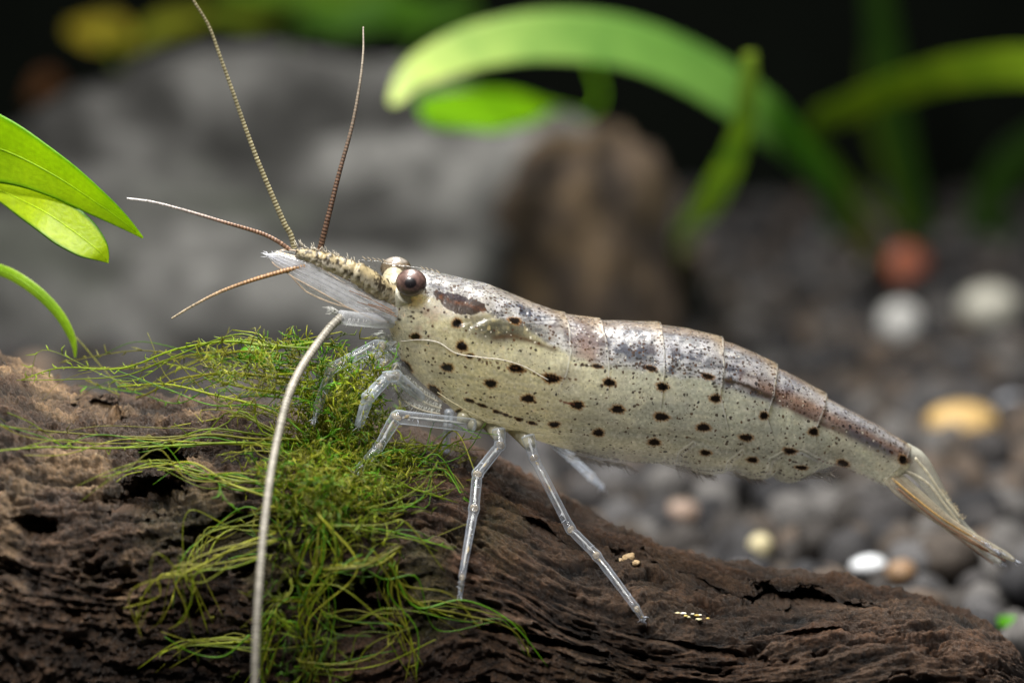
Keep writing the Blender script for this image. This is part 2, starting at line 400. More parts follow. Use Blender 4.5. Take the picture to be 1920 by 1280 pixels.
for hx, hy, ax, ay, ang, dep in [(1505, 1128, 95, 17, 6, 0.24), (1440, 1106, 40, 7, 22, .1), (190, 772, 45, 14, 15, 0.12), (305, 860, 45, 22, -8, 0.22), (275, 935, 70, 30, -15, 0.14), (1185, 1050, 34, 16, 25, 0.13),
                                 (1010, 985, 42, 12, 35, 0.10), (60, 985, 40, 17, 8, 0.12), (735, 1100, 50, 14, 5, 0.08), (1560, 1190, 95, 5, 3, 0.035), (1330, 1100, 70, 5, 18, 0.03), (620, 1120, 80, 40, 0, 0.15), (420, 1000, 80, 26, -10, .1), (1330, 1215, 110, 8, 10, .04), (1010, 1200, 120, 9, 12, .06), (960, 925, 90, 6, 28, .03)]:
    a = math.radians(ang); dx, dy = ppx-hx, ppy-hy
    wob = 1+0.75*fbm(P*np.array([7, 14, 14]), 5, int(hx), .65)
    q = np.sqrt(((dx*math.cos(a)+dy*math.sin(a))/ax)**2 + ((-dx*math.sin(a)+dy*math.cos(a))/ay)**2)*wob
    g = sstep(1.25, 0.55, q)*(np.cos(0) if True else 1)*(Nn[:, 1] < 0.4); hole = np.maximum(hole, g); push += (dep*1.5*g)
disp *= np.repeat(np.clip(endf, .2, 1), nT)
Pd = P + Nn*disp[:, None] + np.array([0, 1.0, -0.12])*(push*np.repeat(np.clip(R_y/0.6, .3, 1), nT))[:, None]
tone = fbm(P*np.array([1.6, 2.2, 2.2]), 4, 61)
red = sstep(-0.1, 0.4, fbm(P*np.array([1.3, 3, 3])+9, 3, 15))
c = np.tile([0.060, 0.037, 0.023], (len(P), 1))
c = c*(1+0.5*tone)[:, None]
c = c*(1-red[:, None]*(1-leftw[:, None])) + np.array([0.085, 0.046, 0.026])*(red*(1-leftw))[:, None]
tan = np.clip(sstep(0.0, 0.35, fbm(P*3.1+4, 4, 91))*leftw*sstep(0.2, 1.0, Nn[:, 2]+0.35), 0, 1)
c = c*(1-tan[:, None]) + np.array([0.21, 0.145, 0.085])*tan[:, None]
c *= np.clip(1+1.0*fib+1.2*fib3+0.8*gran, .15, 3)[:, None]
alg = sstep(0.15, 0.5, fbm(P*2.4+30, 4, 3))*np.exp(-((ppx-640)/360)**2)*0.6
c = c*(1-alg[:, None]) + np.array([0.07, 0.075, 0.018])*alg[:, None]
c = np.clip(c, 0.008, 0.4)
i = np.arange(nS-1)[:, None]*nT; j = np.arange(nT)[None, :]; j2 = (j+1) % nT
F = np.stack([i+j, i+nT+j, i+nT+j2, i+j2], -1).reshape(-1, 4)
capV = np.array([[Pd[:nT].mean(0)], [Pd[-nT:].mean(0)]]).reshape(2, 3); n0 = len(Pd); jj = np.arange(nT)
T = np.concatenate([np.stack([np.full(nT, n0), jj, (jj+1) % nT], 1), np.stack([np.full(nT, n0+1), (nS-1)*nT+(jj+1) % nT, (nS-1)*nT+jj], 1)])
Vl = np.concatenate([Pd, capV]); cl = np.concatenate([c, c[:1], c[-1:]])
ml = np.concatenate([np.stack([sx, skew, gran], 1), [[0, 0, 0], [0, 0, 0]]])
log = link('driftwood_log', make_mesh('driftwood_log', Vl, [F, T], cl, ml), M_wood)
tag(log, 'dark brown fibrous driftwood log with holes that the shrimp walks on', 'driftwood')
log_bvh = BVHTree.FromPolygons([tuple(v) for v in Vl], [tuple(f) for f in F[::1]]) if False else None
# coarse copy of the log surface for contact queries
sS, sT = 4, 3
g = Pd.reshape(nS, nT, 3)[::sS, ::sT]; a_, b_ = g.shape[:2]
ii = (np.arange(a_-1)[:, None]*b_ + np.arange(b_-1)[None, :]).ravel()
log_bvh = BVHTree.FromPolygons([Vector(v) for v in g.reshape(-1, 3)], [(k, k+b_, k+b_+1, k+1) for k in ii.tolist()])
def on_log(px, py, lift=0.0):
    """point where the sight line meets the log; None off the log"""
    d = ray(px, py); hit = log_bvh.ray_cast(Vector(CAM), Vector(d))
    if hit[0] is None: return None
    return np.array(hit[0]) - d*lift

# ------------------------------------------------------------------ shrimp
shrimp = thing('shrimp', 'translucent pale shrimp with rows of dark brown spots standing on the driftwood', 'shrimp', on_log(1000, 960))
PAIR = [  # dorsal x,y  ventral x,y  half width
    (733, 548, 722, 590, .07), (742, 530, 728, 612, .115), (756, 516, 738, 640, .16), (775, 508, 752, 674, .195), (800, 508, 790, 714, .23), (830, 514, 826, 744, .26), (870, 523, 860, 777, .29),
    (910, 533, 898, 795, .31), (950, 547, 942, 806, .325), (1007, 571, 988, 819, .335), (1060, 588, 1038, 834, .335), (1127, 600, 1108, 853, .335), (1180, 604, 1163, 862, .335),
    (1239, 609, 1213, 868, .33), (1298, 620, 1263, 871, .32), (1356, 637, 1313, 880, .305), (1411, 661, 1368, 884, .285), (1458, 687, 1413, 890, .26), (1505, 714, 1468, 894, .235),
    (1550, 743, 1524, 882, .21), (1591, 767, 1566, 873, .19), (1649, 799, 1610, 888, .165), (1690, 826, 1645, 904, .14), (1710, 842, 1660, 910, .115), (1716, 852, 1668, 908, .08)]
PA = np.array(PAIR, float); nb, nr = 660, 380
def y_axis(px): return np.interp(px, [500, 760, 1100, 1500, 1900], [-0.17, -0.10, 0.0, 0.10, 0.2])
q = catmull(np.concatenate([PA[:, :4], PA[:, 4:]*PXU], 1), nb)
# scalloped lower edges of the abdominal plates
lobes = [(1278, 1372, 12), (1370, 1448, 13), (1444, 1534, 20)]
vx, vy = q[:, 2], q[:, 3].copy()
for a0, a1, hgt in lobes:
    s_ = np.clip((vx-a0)/(a1-a0), 0, 1); vy += hgt*np.sin(math.pi*s_)**0.7*((s_ > 0) & (s_ < 1)) - 0.3*hgt*((s_ > 0) & (s_ < 1))
yc = y_axis(0.5*(q[:, 0]+q[:, 2]))
Dp = np.array([at(a, b, y) for a, b, y in zip(q[:, 0], q[:, 1], yc)]); Vp = np.array([at(a, b, y) for a, b, y in zip(vx, vy, yc)])
hw = q[:, 4]/PXU
tt = np.linspace(0, 2*math.pi, nr, endpoint=False); cs, sn = np.cos(tt), np.sin(tt)
prof = np.where(cs > 0, np.abs(sn)**0.9, np.abs(sn)**1.0*(1-0.22*np.abs(cs)**1.5))*np.sign(sn)
C0 = (Dp+Vp)/2; H = (Dp-Vp)/2
Wv = np.zeros_like(H); Wv[:, 1] = -hw; Wv[:, 0] = 0.10*hw
B = C0[:, None, :] + H[:, None, :]*cs[None, :, None] + Wv[:, None, :]*prof[None, :, None]
nrm = H[:, None, :]/(np.linalg.norm(H, axis=1)**2)[:, None, None]*cs[None, :, None] + Wv[:, None, :]/(hw**2)[:, None, None]*sn[None, :, None]
nrm /= np.linalg.norm(nrm, axis=2, keepdims=True)
B = B.reshape(-1, 3); nrm = nrm.reshape(-1, 3)
side = np.tile(sn, nb)
near = B.copy(); ya = np.repeat(yc, nr)
near[:, 1] = ya - np.abs(near[:, 1]-ya); near[:, 0] += np.where(side < 0, 0.2*np.abs(np.repeat(hw, nr)*np.tile(prof, nb)), 0)
bx, by = proj(near)
frac = np.repeat(np.zeros(nb), nr)
Dx, Dy, Vx2, Vy2 = (np.repeat(v, nr) for v in (q[:, 0], q[:, 1], vx, vy))
frac = ((bx-Dx)*(Vx2-Dx)+(by-Dy)*(Vy2-Dy))/((Vx2-Dx)**2+(Vy2-Dy)**2); frac = np.clip(frac, 0, 1)
EDGES = [([588, 620, 660, 700, 730], [1062, 1069, 1072, 1064, 1050], .006, 730), ([600, 640, 690, 730], [1127, 1138, 1143, 1141], .008, 740), ([609, 660, 700, 780], [1240, 1247, 1246, 1238], .012, 760),
         ([636, 690, 740, 800], [1356, 1358, 1351, 1366], .013, 800), ([687, 740, 780, 830], [1458, 1452, 1438, 1455], .014, 810), ([743, 770, 800, 830], [1550, 1545, 1532, 1530], .016, 820), ([838, 860, 900], [1708, 1700, 1660], .012, 905)]
disp = np.zeros(len(B)); edge_line = np.zeros(len(B)); cuff = np.zeros(len(B))
for ys, xs, hgt, ylim in EDGES:
    sd = bx-np.interp(by, ys, xs); fade = sstep(ylim+25, ylim-25, by)
    disp += np.where(sd <= 0, hgt*np.exp(sd/38.0), -hgt*0.45*np.exp(-sd/22.0))*fade
    edge_line = np.maximum(edge_line, np.exp(-((sd+1.5)/1.7)**2)*fade)
    cuff = np.maximum(cuff, np.where(sd <= 0, np.exp(sd/14.0), 0)*fade*sstep(0.22, 0.0, frac))
disp += 0.006*fbm(B*5, 3, 3) + 0.003*fbm(B*16, 3, 8)
# soft belly folds: long lines under the flank
disp += -0.010*np.exp(-((frac-0.80-0.03*fbm(B*4, 2, 44))/0.02)**2)*sstep(1000, 1100, bx)*sstep(1480, 1420, bx)
# gill cover groove behind the head
def pdist(pts):
    pts = np.array(pts, float); dmin = np.full(len(bx), 1e9); tpar = np.zeros(len(bx)); L0 = 0
    for a, b in zip(pts[:-1], pts[1:]):
        ab = b-a; L = np.hypot(*ab); t = np.clip(((bx-a[0])*ab[0]+(by-a[1])*ab[1])/L**2, 0, 1)
        dd = np.hypot(bx-a[0]-t*ab[0], by-a[1]-t*ab[1]); m = dd < dmin
        dmin = np.where(m, dd, dmin); tpar = np.where(m, L0+t*L, tpar); L0 += L
    return dmin, tpar
for pl_ in ([(1270, 872), (1276, 850), (1300, 832)], [(1364, 884), (1368, 866), (1392, 848)], [(1440, 886), (1446, 864), (1472, 848), (1505, 846), (1534, 862)]):
    dg, _ = pdist(pl_); disp -= 0.012*np.exp(-(dg/3.5)**2); edge_line = np.maximum(edge_line, .8*np.exp(-((dg-3.5)/1.8)**2))
dg, _ = pdist([(862, 606), (900, 598), (940, 590), (985, 586)]); disp -= 0.006*np.exp(-(dg/5)**2)
dg2, _ = pdist([(868, 640), (880, 612), (905, 600)]); disp -= 0.005*np.exp(-(dg2/4)**2)
dg3, _ = pdist([(742, 640), (765, 690), (805, 728), (832, 750)]); disp += 0.008*np.exp(-(dg3/5)**2)
Bd = B + nrm*disp[:, None]

N3 = lambda sc, o=3, sd=0: fbm(np.stack([bx/100*sc, by/100*sc, np.sign(side)*3.0], 1), o, sd)
col = np.zeros((len(B), 3)); L = np.array
def blend(mask, rgb):
    global col
    m = np.clip(mask, 0, 1)[:, None]; col = col*(1-m) + L(rgb)*m
right = sstep(950, 1250, bx)[:, None]
col = L([0.68, 0.63, 0.39])*(1-right) + L([0.49, 0.505, 0.415])*right
cream = sstep(0.0, 0.5, N3(1.3, 3, 5)); blend(cream*0.5, (0.66, 0.63, 0.47))
blend(sstep(0.0, 0.6, N3(0.9, 3, 15))*0.4*right[:, 0], (0.42, 0.46, 0.42))
blend(sstep(860, 740, bx)*0.7, (0.66, 0.63, 0.52))
strk = fbm(np.stack([(bx+0.25*by)/60, (by-0.12*bx)/7, side*0+2], 1), 4, 91)
blend(sstep(0.05, 0.45, strk)*0.35, (0.72, 0.70, 0.56)); blend(sstep(0.05, 0.45, -strk)*0.30, (0.30, 0.32, 0.27))
blend(sstep(0.70, 0.80, frac+0.03*N3(3, 3, 7))*sstep(1020, 1100, bx)*sstep(1560, 1500, bx)*0.5, (0.34, 0.35, 0.28))
blend(np.exp(-((frac-0.90)/0.05)**2)*sstep(1060, 1150, bx)*sstep(1500, 1400, bx)*0.5, (0.62, 0.58, 0.42))
grain = fbm(np.stack([bx/4.5, by/4.5, side*0+1], 1), 3, 93); blend(sstep(0.15, 0.5, grain)*0.35, (0.80, 0.78, 0.66)); blend(sstep(0.15, 0.5, -grain)*0.28, (0.28, 0.27, 0.20))
# dorsal band
dl = np.interp(bx, [740, 800, 860, 910, 960, 1040, 1110, 1220, 1330, 1430, 1540, 1640, 1710], [548, 552, 572, 586, 604, 650, 684, 694, 714, 752, 790, 836, 872])
u = (dl-by)/np.maximum(dl-(Dy+0), 20)          # 0 at the border, 1 at the back
dors = sstep(-0.08, 0.10, u + 0.10*N3(4, 3, 31))
blend(dors*0.9, (0.36, 0.365, 0.39))
blue = sstep(-0.05, 0.35, N3(2.4, 4, 33) + 0.55*np.exp(-((u-0.55)/0.22)**2)*sstep(900, 980, bx) - 0.18)
blend(dors*blue*0.92, (0.045, 0.058, 0.10))
blend(dors*sstep(1120, 1180, bx)*sstep(1480, 1380, bx)*np.exp(-((u-0.62+.06*N3(2, 2, 3))/0.13)**2)*0.7, (0.58, 0.58, 0.61))  # glossy streak on the back, painted as a pale band
blend(dors*sstep(1120, 1180, bx)*sstep(1560, 1480, bx)*np.exp(-((u-0.86)/0.09)**2)*0.8, (0.14, 0.16, 0.21))
blend(dors*sstep(0.05, 0.4, N3(6, 4, 35))*0.65, (0.74, 0.75, 0.80))
blend(dors*sstep(0.1, 0.4, fbm(np.stack([bx/18, by/3.2, side*0], 1)+3, 3, 55))*0.65, (0.06, 0.068, 0.10))
blend(dors*sstep(0.15, 0.5, N3(2.0, 3, 37))*np.exp(-((u-0.2)/0.25)**2)*0.55, (0.36, 0.21, 0.15))
blend(dors*np.exp(-((bx-1100)/32)**2)*np.exp(-((u-.4)/.5)**2)*0.6, (0.36, 0.26, 0.23))
blend(dors*sstep(1380, 1440, bx)*np.exp(-((u-0.30)/0.2)**2)*0.75, (0.33, 0.20, 0.14))
blend(dors*sstep(1380, 1440, bx)*np.exp(-((u-0.70)/0.16)**2)*0.6, (0.52, 0.52, 0.56))
blend(sstep(0.075, 0.01, frac)*0.7*sstep(880, 1000, bx), (0.42, 0.30, 0.19))
blend(cuff*0.9, (0.60, 0.45, 0.27))
# head: stomach, liver and gut
def poly(pts):
    ins = np.zeros(len(bx), bool); n = len(pts)
    xq = bx+5*N3(9, 3, 61); yq = by+5*N3(9, 3, 62)
    for k in range(n):
        (x1, y1), (x2, y2) = pts[k], pts[(k+1) % n]
        cnd = ((y1 > yq) != (y2 > yq)); ins ^= cnd & (xq < (x2-x1)*(yq-y1)/((y2-y1) if y2 != y1 else 1e-9)+x1)
    return ins.astype(float)
blend(np.exp(-(((bx-860)/70)**2+((by-575)/26)**2)**2)*0.6, (0.50, 0.46, 0.44))
blend(poly([(812, 546), (855, 550), (903, 565), (914, 584), (882, 590), (842, 584), (824, 566)])*0.96, (0.034, 0.016, 0.011))
blend(poly([(815, 547), (856, 551), (885, 562), (876, 567), (840, 558)])*0.7, (0.035, 0.025, 0.04))
dd, _ = pdist([(826, 556), (850, 566), (880, 572), (905, 584)]); blend(np.exp(-(dd/4)**2)*(0.3+0.6*N3(12, 2, 3)), (0.30, 0.11, 0.04))
blend(np.exp(-(((bx-940)/75)**2+((by-620-0.10*(bx-940))/28)**2)**1.5)*np.clip(1.1+0.5*N3(6, 4, 65), 0, 1), (0.055, 0.053, 0.036))
blend(np.exp(-(((bx-930)/60)**2+((by-612)/14)**2))*sstep(0.15, 0.5, N3(13, 3, 66))*.7, (0.62, 0.52, 0.26))
dd, tp = pdist([(925, 634), (960, 630), (985, 636), (1012, 646), (1042, 657)]); blend(np.exp(-(dd/5.5)**2)*np.clip(1.0+0.5*N3(9, 3, 67), 0, 1), (0.06, 0.026, 0.004))
blend(np.exp(-(((bx-1010)/90)**2+((by-672-0.15*(bx-1010))/24)**2)**1.3)*0.6, (0.68, 0.66, 0.50))
blend(np.exp(-(((bx-1060)/28)**2+((by-704)/10)**2))*0.5, (0.27, 0.24, 0.19))
blend(np.exp(-(((bx-800)/34)**2+((by-600)/34)**2))*sstep(0.0, 0.4, N3(6, 4, 68))*0.6, (0.46, 0.32, 0.24))
blend(np.exp(-(((bx-842)/36)**2+((by-664)/10)**2))*sstep(0.0, 0.4, N3(7, 4, 69))*0.5, (0.40, 0.28, 0.20))
dd, tp = pdist([(1362, 712), (1400, 724), (1440, 742), (1500, 772), (1545, 795), (1600, 815), (1645, 835)])
blend(np.exp(-(dd/6.0)**2)*np.clip(0.95+0.5*N3(5, 3, 71), 0, 1), (0.05, 0.018, 0.011))
dd, tp = pdist([(1470, 752), (1545, 788), (1590, 808), (1640, 835), (1690, 858)]); blend(np.exp(-(dd/12)**2)*0.65, (0.20, 0.13, 0.11))
dd, tp = pdist([(1595, 812), (1640, 834), (1665, 848)]); blend(np.exp(-(dd/9)**2)*0.8, (0.06, 0.065, 0.10))
blend(edge_line*0.55, (0.85, 0.85, 0.84))
# spots
SPOT = [(857, 606, 9, 8, 0), (866, 649, 10, 8, 35), (881, 667, 7, 5, 0), (839, 689, 11, 7, 10), (968, 691, 14, 7, 10), (1034, 709, 15, 8, 8), (920, 719, 11, 7, 8), (990, 747, 12, 7, 6), (1142, 717, 11, 7, 8),
        (1242, 725, 11, 7, 8), (1082, 759, 12, 7, 6), (1158, 767, 12, 7, 4), (1240, 781, 13, 7, 6), (1039, 795, 10, 5, 3), (1122, 812, 10, 6, 4), (1227, 829, 11, 6, 4), (1120, 687, 9, 4, 12), (1220, 691, 10, 5, 14),
        (815, 730, 13, 5, 38), (859, 771, 7, 4, -35), (880, 750, 8, 3.5, 15), (965, 601, 11, 6, 15), (779, 631, 9, 6, 3), (762, 685, 13, 5, 45), (1327, 706, 11, 5, 18), (1341, 747, 10, 7, 5), (1319, 801, 12, 7, 4), (1323, 848, 10, 5, 3),
        (1399, 820, 12, 6, 6), (1411, 862, 10, 5, 5), (1432, 779, 8, 7, 0), (1481, 846, 12, 6, 8), (1503, 876, 11, 4, 4), (1525, 809, 9, 7, 8), (1580, 868, 11, 6, 12), (1692, 862, 9, 7, 40), (894, 794, 6, 3, -40), (905, 760, 6, 3, 15),
        (930, 771, 6, 3, 15), (948, 777, 5, 3, 12), (972, 786, 5, 3, 12), (998, 792, 7, 3, 8)]
mark = np.zeros(len(bx))
for k, (x0, y0, rx, ry, ang) in enumerate(SPOT):
    m = (np.abs(bx-x0) < 40) & (np.abs(by-y0) < 40)
    if not m.any(): continue
    a = math.radians(ang); dx, dy = bx[m]-x0, by[m]-y0
    ex, ey = (dx*math.cos(a)+dy*math.sin(a))/rx, (-dx*math.sin(a)+dy*math.cos(a))/ry
    phi = np.arctan2(ey, ex); r = np.hypot(ex, ey)
    jag = 1.06+0.09*np.sin(phi*13+k)+0.07*np.sin(phi*21+2*k)+0.07*np.sin(phi*3+k*1.7)+0.06*np.sin(phi*6+k*.7)
    rr = r/jag
    cc = col[m]; f1 = (sstep(1.45, 1.0, rr)*0.75)[:, None]; f2 = sstep(1.08, 0.82, rr)[:, None]
    cc = cc*(1-f1)+L([0.34, 0.15, 0.025])*f1; cc = cc*(1-f2)+L([0.008, 0.005, 0.003])*f2; col[m] = cc; mark[m] = np.maximum(mark[m], sstep(1.3, .9, rr))
def beads(pts, step, r, rgb, jit=2.0, seed=1):
    pts = catmull(np.array(pts, float), 200); ln = np.concatenate([[0], np.cumsum(np.linalg.norm(np.diff(pts, axis=0), axis=1))])
    rg = np.random.default_rng(seed)
    for s in np.arange(0, ln[-1], step):
        s += rg.uniform(-.4, .4)*step; x0 = np.interp(s, ln, pts[:, 0])+rg.normal(0, .3)*jit; y0 = np.interp(s, ln, pts[:, 1])+rg.normal(0, .3)*jit
        m = (np.abs(bx-x0) < 8) & (np.abs(by-y0) < 8)
        rr = np.hypot((bx[m]-x0)/rg.uniform(1, 1.7), by[m]-y0)/(r*rg.uniform(.6, 1.25))
        f = (sstep(1.2, 0.7, rr)*0.9)[:, None]; col[m] = col[m]*(1-f)+L(rgb)*f
DK = (0.03, 0.014, 0.006)
beads([(874, 749), (905, 760), (950, 778), (1000, 793), (1012, 795)], 7, 2.6, DK, 2, 3)
beads([(1088, 684), (1105, 685), (1125, 690)], 5, 2.6, DK, 2, 4); beads([(1150, 687), (1190, 686), (1225, 694), (1238, 706)], 6, 2.4, DK, 2, 5)
beads([(1262, 690), (1300, 696), (1335, 712), (1345, 738)], 7, 2.2, DK, 3, 6); beads([(1362, 712), (1400, 723), (1425, 736), (1440, 745)], 5, 3.0, DK, 2, 7)
beads([(900, 676), (940, 682), (1000, 700), (1080, 712)], 7, 2.0, (0.12, .05, .015), 3, 8); beads([(1050, 752), (1075, 758)], 5, 2, (0.2, .07, .04), 2, 9)
beads([(1080, 846), (1128, 857), (1190, 865), (1265, 869)], 7, 2.0, DK, 1.5, 10); beads([(1284, 876), (1325, 882), (1366, 880)], 7, 2, DK, 1, 11); beads([(1378, 885), (1407, 890), (1436, 883)], 7, 2, DK, 1, 12)
beads([(1452, 880), (1475, 893), (1505, 899), (1522, 890)], 7, 2, DK, 1, 13); beads([(1535, 862), (1571, 872), (1622, 891), (1655, 906)], 8, 2, (0.10, .035, .03), 2, 14)
beads([(742, 600), (760, 592), (790, 586)], 9, 2.2, DK, 8, 15)
# masks: speckle density, opacity, pale flecks
spk = 0.13 + 0.55*dors + 0.14*sstep(0.0, .5, N3(1.5, 3, 81)) + 0.10*sstep(1050, 1200, bx)
spk = np.where(bx < 800, np.maximum(spk, 0.18), spk)
opa = np.full(len(B), 0.98)
opa -= 0.45*sstep(0.90, 1.0, frac)*sstep(1040, 1100, bx) + 0.25*sstep(0.06, 0.0, frac) + 0.12*sstep(1480, 1600, bx)
opa -= 0.10*sstep(0.70, 0.82, frac)*sstep(1020, 1100, bx) + 0.05*dors
opa = np.clip(opa - 0.05*sstep(0.1, 0.5, N3(2.2, 3, 83)), 0.3, 1)
stom = poly([(812, 546), (855, 550), (903, 565), (914, 584), (882, 590), (842, 584), (824, 566)])
opa = np.maximum(opa, np.maximum(mark, stom)); spk = spk*(1-mark)
flk = np.clip(0.09 + 0.16*dors + 0.25*np.exp(-(((bx-930)/70)**2+((by-620)/34)**2)), 0, 1)*(1-mark)*(1-.8*stom)
i = np.arange(nb-1)[:, None]*nr; j = np.arange(nr)[None, :]; j2 = (j+1) % nr
F = np.stack([i+j, i+j2, i+nr+j2, i+nr+j], -1).reshape(-1, 4)
n0 = len(Bd); jj = np.arange(nr)
T = np.concatenate([np.stack([np.full(nr, n0), (jj+1) % nr, jj], 1), np.stack([np.full(nr, n0+1), (nb-1)*nr+jj, (nb-1)*nr+(jj+1) % nr], 1)])
Vb = np.concatenate([Bd, [Bd[:nr].mean(0)], [Bd[-nr:].mean(0)]])
ext = lambda a: np.concatenate([a, a[:1], a[-1:]])
body = link('body', make_mesh('body', Vb, [F, T], ext(np.clip(col, 0, 1)), ext(np.stack([spk, opa, flk], 1))), M_shell, shrimp)
bodygrid = Bd.reshape(nb, nr, 3)[::6, ::5]; a_, b_ = bodygrid.shape[:2]
ii = (np.arange(a_-1)[:, None]*b_ + np.arange(b_-1)[None, :]).ravel()
body_bvh = BVHTree.FromPolygons([Vector(v) for v in bodygrid.reshape(-1, 3)], [(k, k+1, k+b_+1, k+b_) for k in ii.tolist()])
def on_body(px, py, lift=0.0):
    d = ray(px, py); hit = body_bvh.ray_cast(Vector(CAM), Vector(d))
    return (np.array(hit[0]) - d*lift) if hit[0] is not None else at(px, py, -0.3)

def bristles(name, parent, pts, n, length, direc, spread=0.5, rad=0.0022, col=(0.75, 0.75, 0.72), mat=None, seed=0):
    """fine setae along a world polyline"""
    rg = np.random.default_rng(seed); mb = MB(); pts = np.asarray(pts)
    for k in range(n):
        p = pts[int(rg.uniform(0, len(pts)-1e-6))]; d = np.asarray(direc, float) + rg.normal(0, spread, 3); d /= np.linalg.norm(d)
        l = length*rg.uniform(0.5, 1.2); q_ = np.array([p, p+d*l*0.5+rg.normal(0, .004, 3), p+d*l])
        mb.tube(q_, np.array([rad, rad*.8, rad*.3]), 4, col)
    o = mb.build(name, mat or M_whip, parent); o['kind'] = 'stuff'; return o

# --- eyes
def eyeball(px, py, Y, rpx, rpy, pupil_dir, dark):
    c0 = at(px, py, Y); R = rpx*px_at(Y); nu, nv = 96, 64
    t = np.linspace(0, 2*math.pi, nu, endpoint=False); ph = np.linspace(0.02, math.pi-0.02, nv)
    D = np.stack([np.sin(ph)[:, None]*np.cos(t)[None], np.cos(ph)[:, None]*np.ones(nu)[None], np.sin(ph)[:, None]*np.sin(t)[None]], -1).reshape(-1, 3)
    V = c0 + D*np.array([R, R*0.95, R*rpy/rpx])
    pd = np.array(pupil_dir, float); pd /= np.linalg.norm(pd); ang = np.degrees(np.arccos(np.clip(D @ pd, -1, 1)))
    nz = fbm(D*7, 4, 4)
    if dark:
        c = np.tile([0.115, 0.068, 0.058], (len(D), 1))*(1+0.7*nz)[:, None]
        k = sstep(62, 84, ang)[:, None]; c = c*(1-k)+np.array([0.035, 0.02, 0.014])*k
        k = (sstep(84, 92, ang)*sstep(0.55, -0.35, D[:, 2]))[:, None]; c = c*(1-k)+np.array([0.42, 0.28, 0.08])*k
        k = sstep(27, 19, ang+3*nz)[:, None]; c = c*(1-k)+np.array([0.008, 0.006, 0.008])*k
        k = (np.exp(-((ang-29)/5)**2)*0.35)[:, None]; c = c*(1-k)+np.array([0.045, 0.028, 0.028])*k
    else:
        c = np.tile([0.17, 0.125, 0.08], (len(D), 1))*(1+1.3*nz)[:, None]
        k = (sstep(0.45, 0.8, D[:, 2])*.6)[:, None]; c = c*(1-k)+np.array([0.42, 0.40, 0.37])*k  # highlight painted into the top of the far eye
    i = np.arange(nv-1)[:, None]*nu; j = np.arange(nu)[None, :]; j2 = (j+1) % nu
    F = np.stack([i+j, i+nu+j, i+nu+j2, i+j2], -1).reshape(-1, 4)
    return make_mesh('eye', V, F, np.clip(c, 0, 1)), c0
YE = -0.30
me, ec = eyeball(771, 530, YE, 29, 26, (-0.02, -1, 0.14), True)
eye = link('eye', me, M_eye, shrimp); eye['label'] = 'brown eye with a round black pupil'
mb = MB(); P_ = pline([(764, 548), (757, 560), (757, 580)], [YE+.05, YE+.10, -.15], 14); mb.tube(P_, np.linspace(.062, .075, 14), 16, (0.72, 0.70, 0.58)); mb.build('eye_stalk', M_tissue, eye)
me, ec2 = eyeball(742, 504, 0.12, 29, 23, (-.3, .5, .8), False)
eye2 = link('eye', me, mat_simple('far_eye_surface', rough=0.15, var=0.3, scale=25, coat=1.0, trl=0.3), shrimp); eye2['label'] = 'silvery far eye with a clear glassy dome'
mb = MB(); P_ = pline([(742, 510), (738, 525), (745, 545)], [.10, .04, -.02], 14); mb.tube(P_, np.linspace(.055, .07, 14), 16, (0.72, 0.66, 0.46)); mb.build('eye_stalk', M_tissue, eye2)

# --- rostrum
mb = MB(); n = 40; P_ = pline([(800, 512), (770, 509), (735, 506), (705, 498), (673, 488)], -0.06, n)
blade(mb, P_, interp_at([(0, 0), (1, 0), (2, 0), (3, 0), (4, 0)], np.array([7, 10, 11, 9, 1.5])/PXU, n), 0.006, 12, (0.10, 0.095, 0.085))
ros = mb.build('rostrum', M_film, shrimp)
mb = MB()
for k in range(9):
    x = 684+k*9.5+(62 if k > 4 else 0); y = np.interp(x, [673, 705, 735, 770, 830], [484, 487, 492, 498, 512])
    p0 = at(x+4, y+3, -.06); p1 = at(x-5, y-4.5, -.06); mb.tube(np.array([p0, (p0+p1)/2, p1]), np.array([.0025, .002, .0006]), 5, (0.45, 0.36, 0.24))
mb.build('rostrum_tooth_row', M_whip, ros)['kind'] = 'stuff'

# --- antennular peduncle
def peduncle(name, pts, hwp, Y, colr, mat, seed, parent=shrimp, nrr=40):
    n = 150; P_ = pline(pts, Y, n); R = interp_at(np.array(pts, float), np.array(hwp)/PXU, n)
    tq = np.linspace(0, 1, n); R = R*(1-.16*np.exp(-((tq-.46)/.014)**2)-.16*np.exp(-((tq-.74)/.014)**2)+.06*np.exp(-((tq-.42)/.03)**2)+.06*np.exp(-((tq-.70)/.03)**2))
    mb = MB(); mb.tube(P_, R, nrr, colr)
    V = mb.V[0]; f = fbm(V*55, 3, seed); f2 = fbm(V*9, 3, seed+5); up = V[:, 2]-np.concatenate([np.repeat(P_[:, 2], nrr), P_[:1, 2], P_[-1:, 2]])
    rr = np.concatenate([np.repeat(R, nrr), R[:1], R[-1:]]); uu = up/rr
    mb.V[0] = V + 0.007*f[:, None]
    return mb, f, f2, uu, P_, R
mb, f, f2, uu, PP, PR = peduncle('antenna_stalk', [(735, 556), (705, 535), (670, 512), (640, 500), (612, 489), (585, 481), (556, 474)], [20, 21, 19, 17, 15, 12, 9], [-.20, -.26, -.3, -.3, -.3, -.28, -.26], (0.5, 0.47, 0.38), M_fin, 5)
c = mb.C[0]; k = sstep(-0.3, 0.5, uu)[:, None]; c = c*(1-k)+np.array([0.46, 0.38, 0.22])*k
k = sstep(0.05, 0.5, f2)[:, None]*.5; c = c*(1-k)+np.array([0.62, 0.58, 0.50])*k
k = (sstep(-0.02, 0.20, f)*sstep(-0.75, -0.2, uu))[:, None]*0.92; c = c*(1-k)+np.array([0.035, 0.025, 0.016])*k; mb.C[0] = c
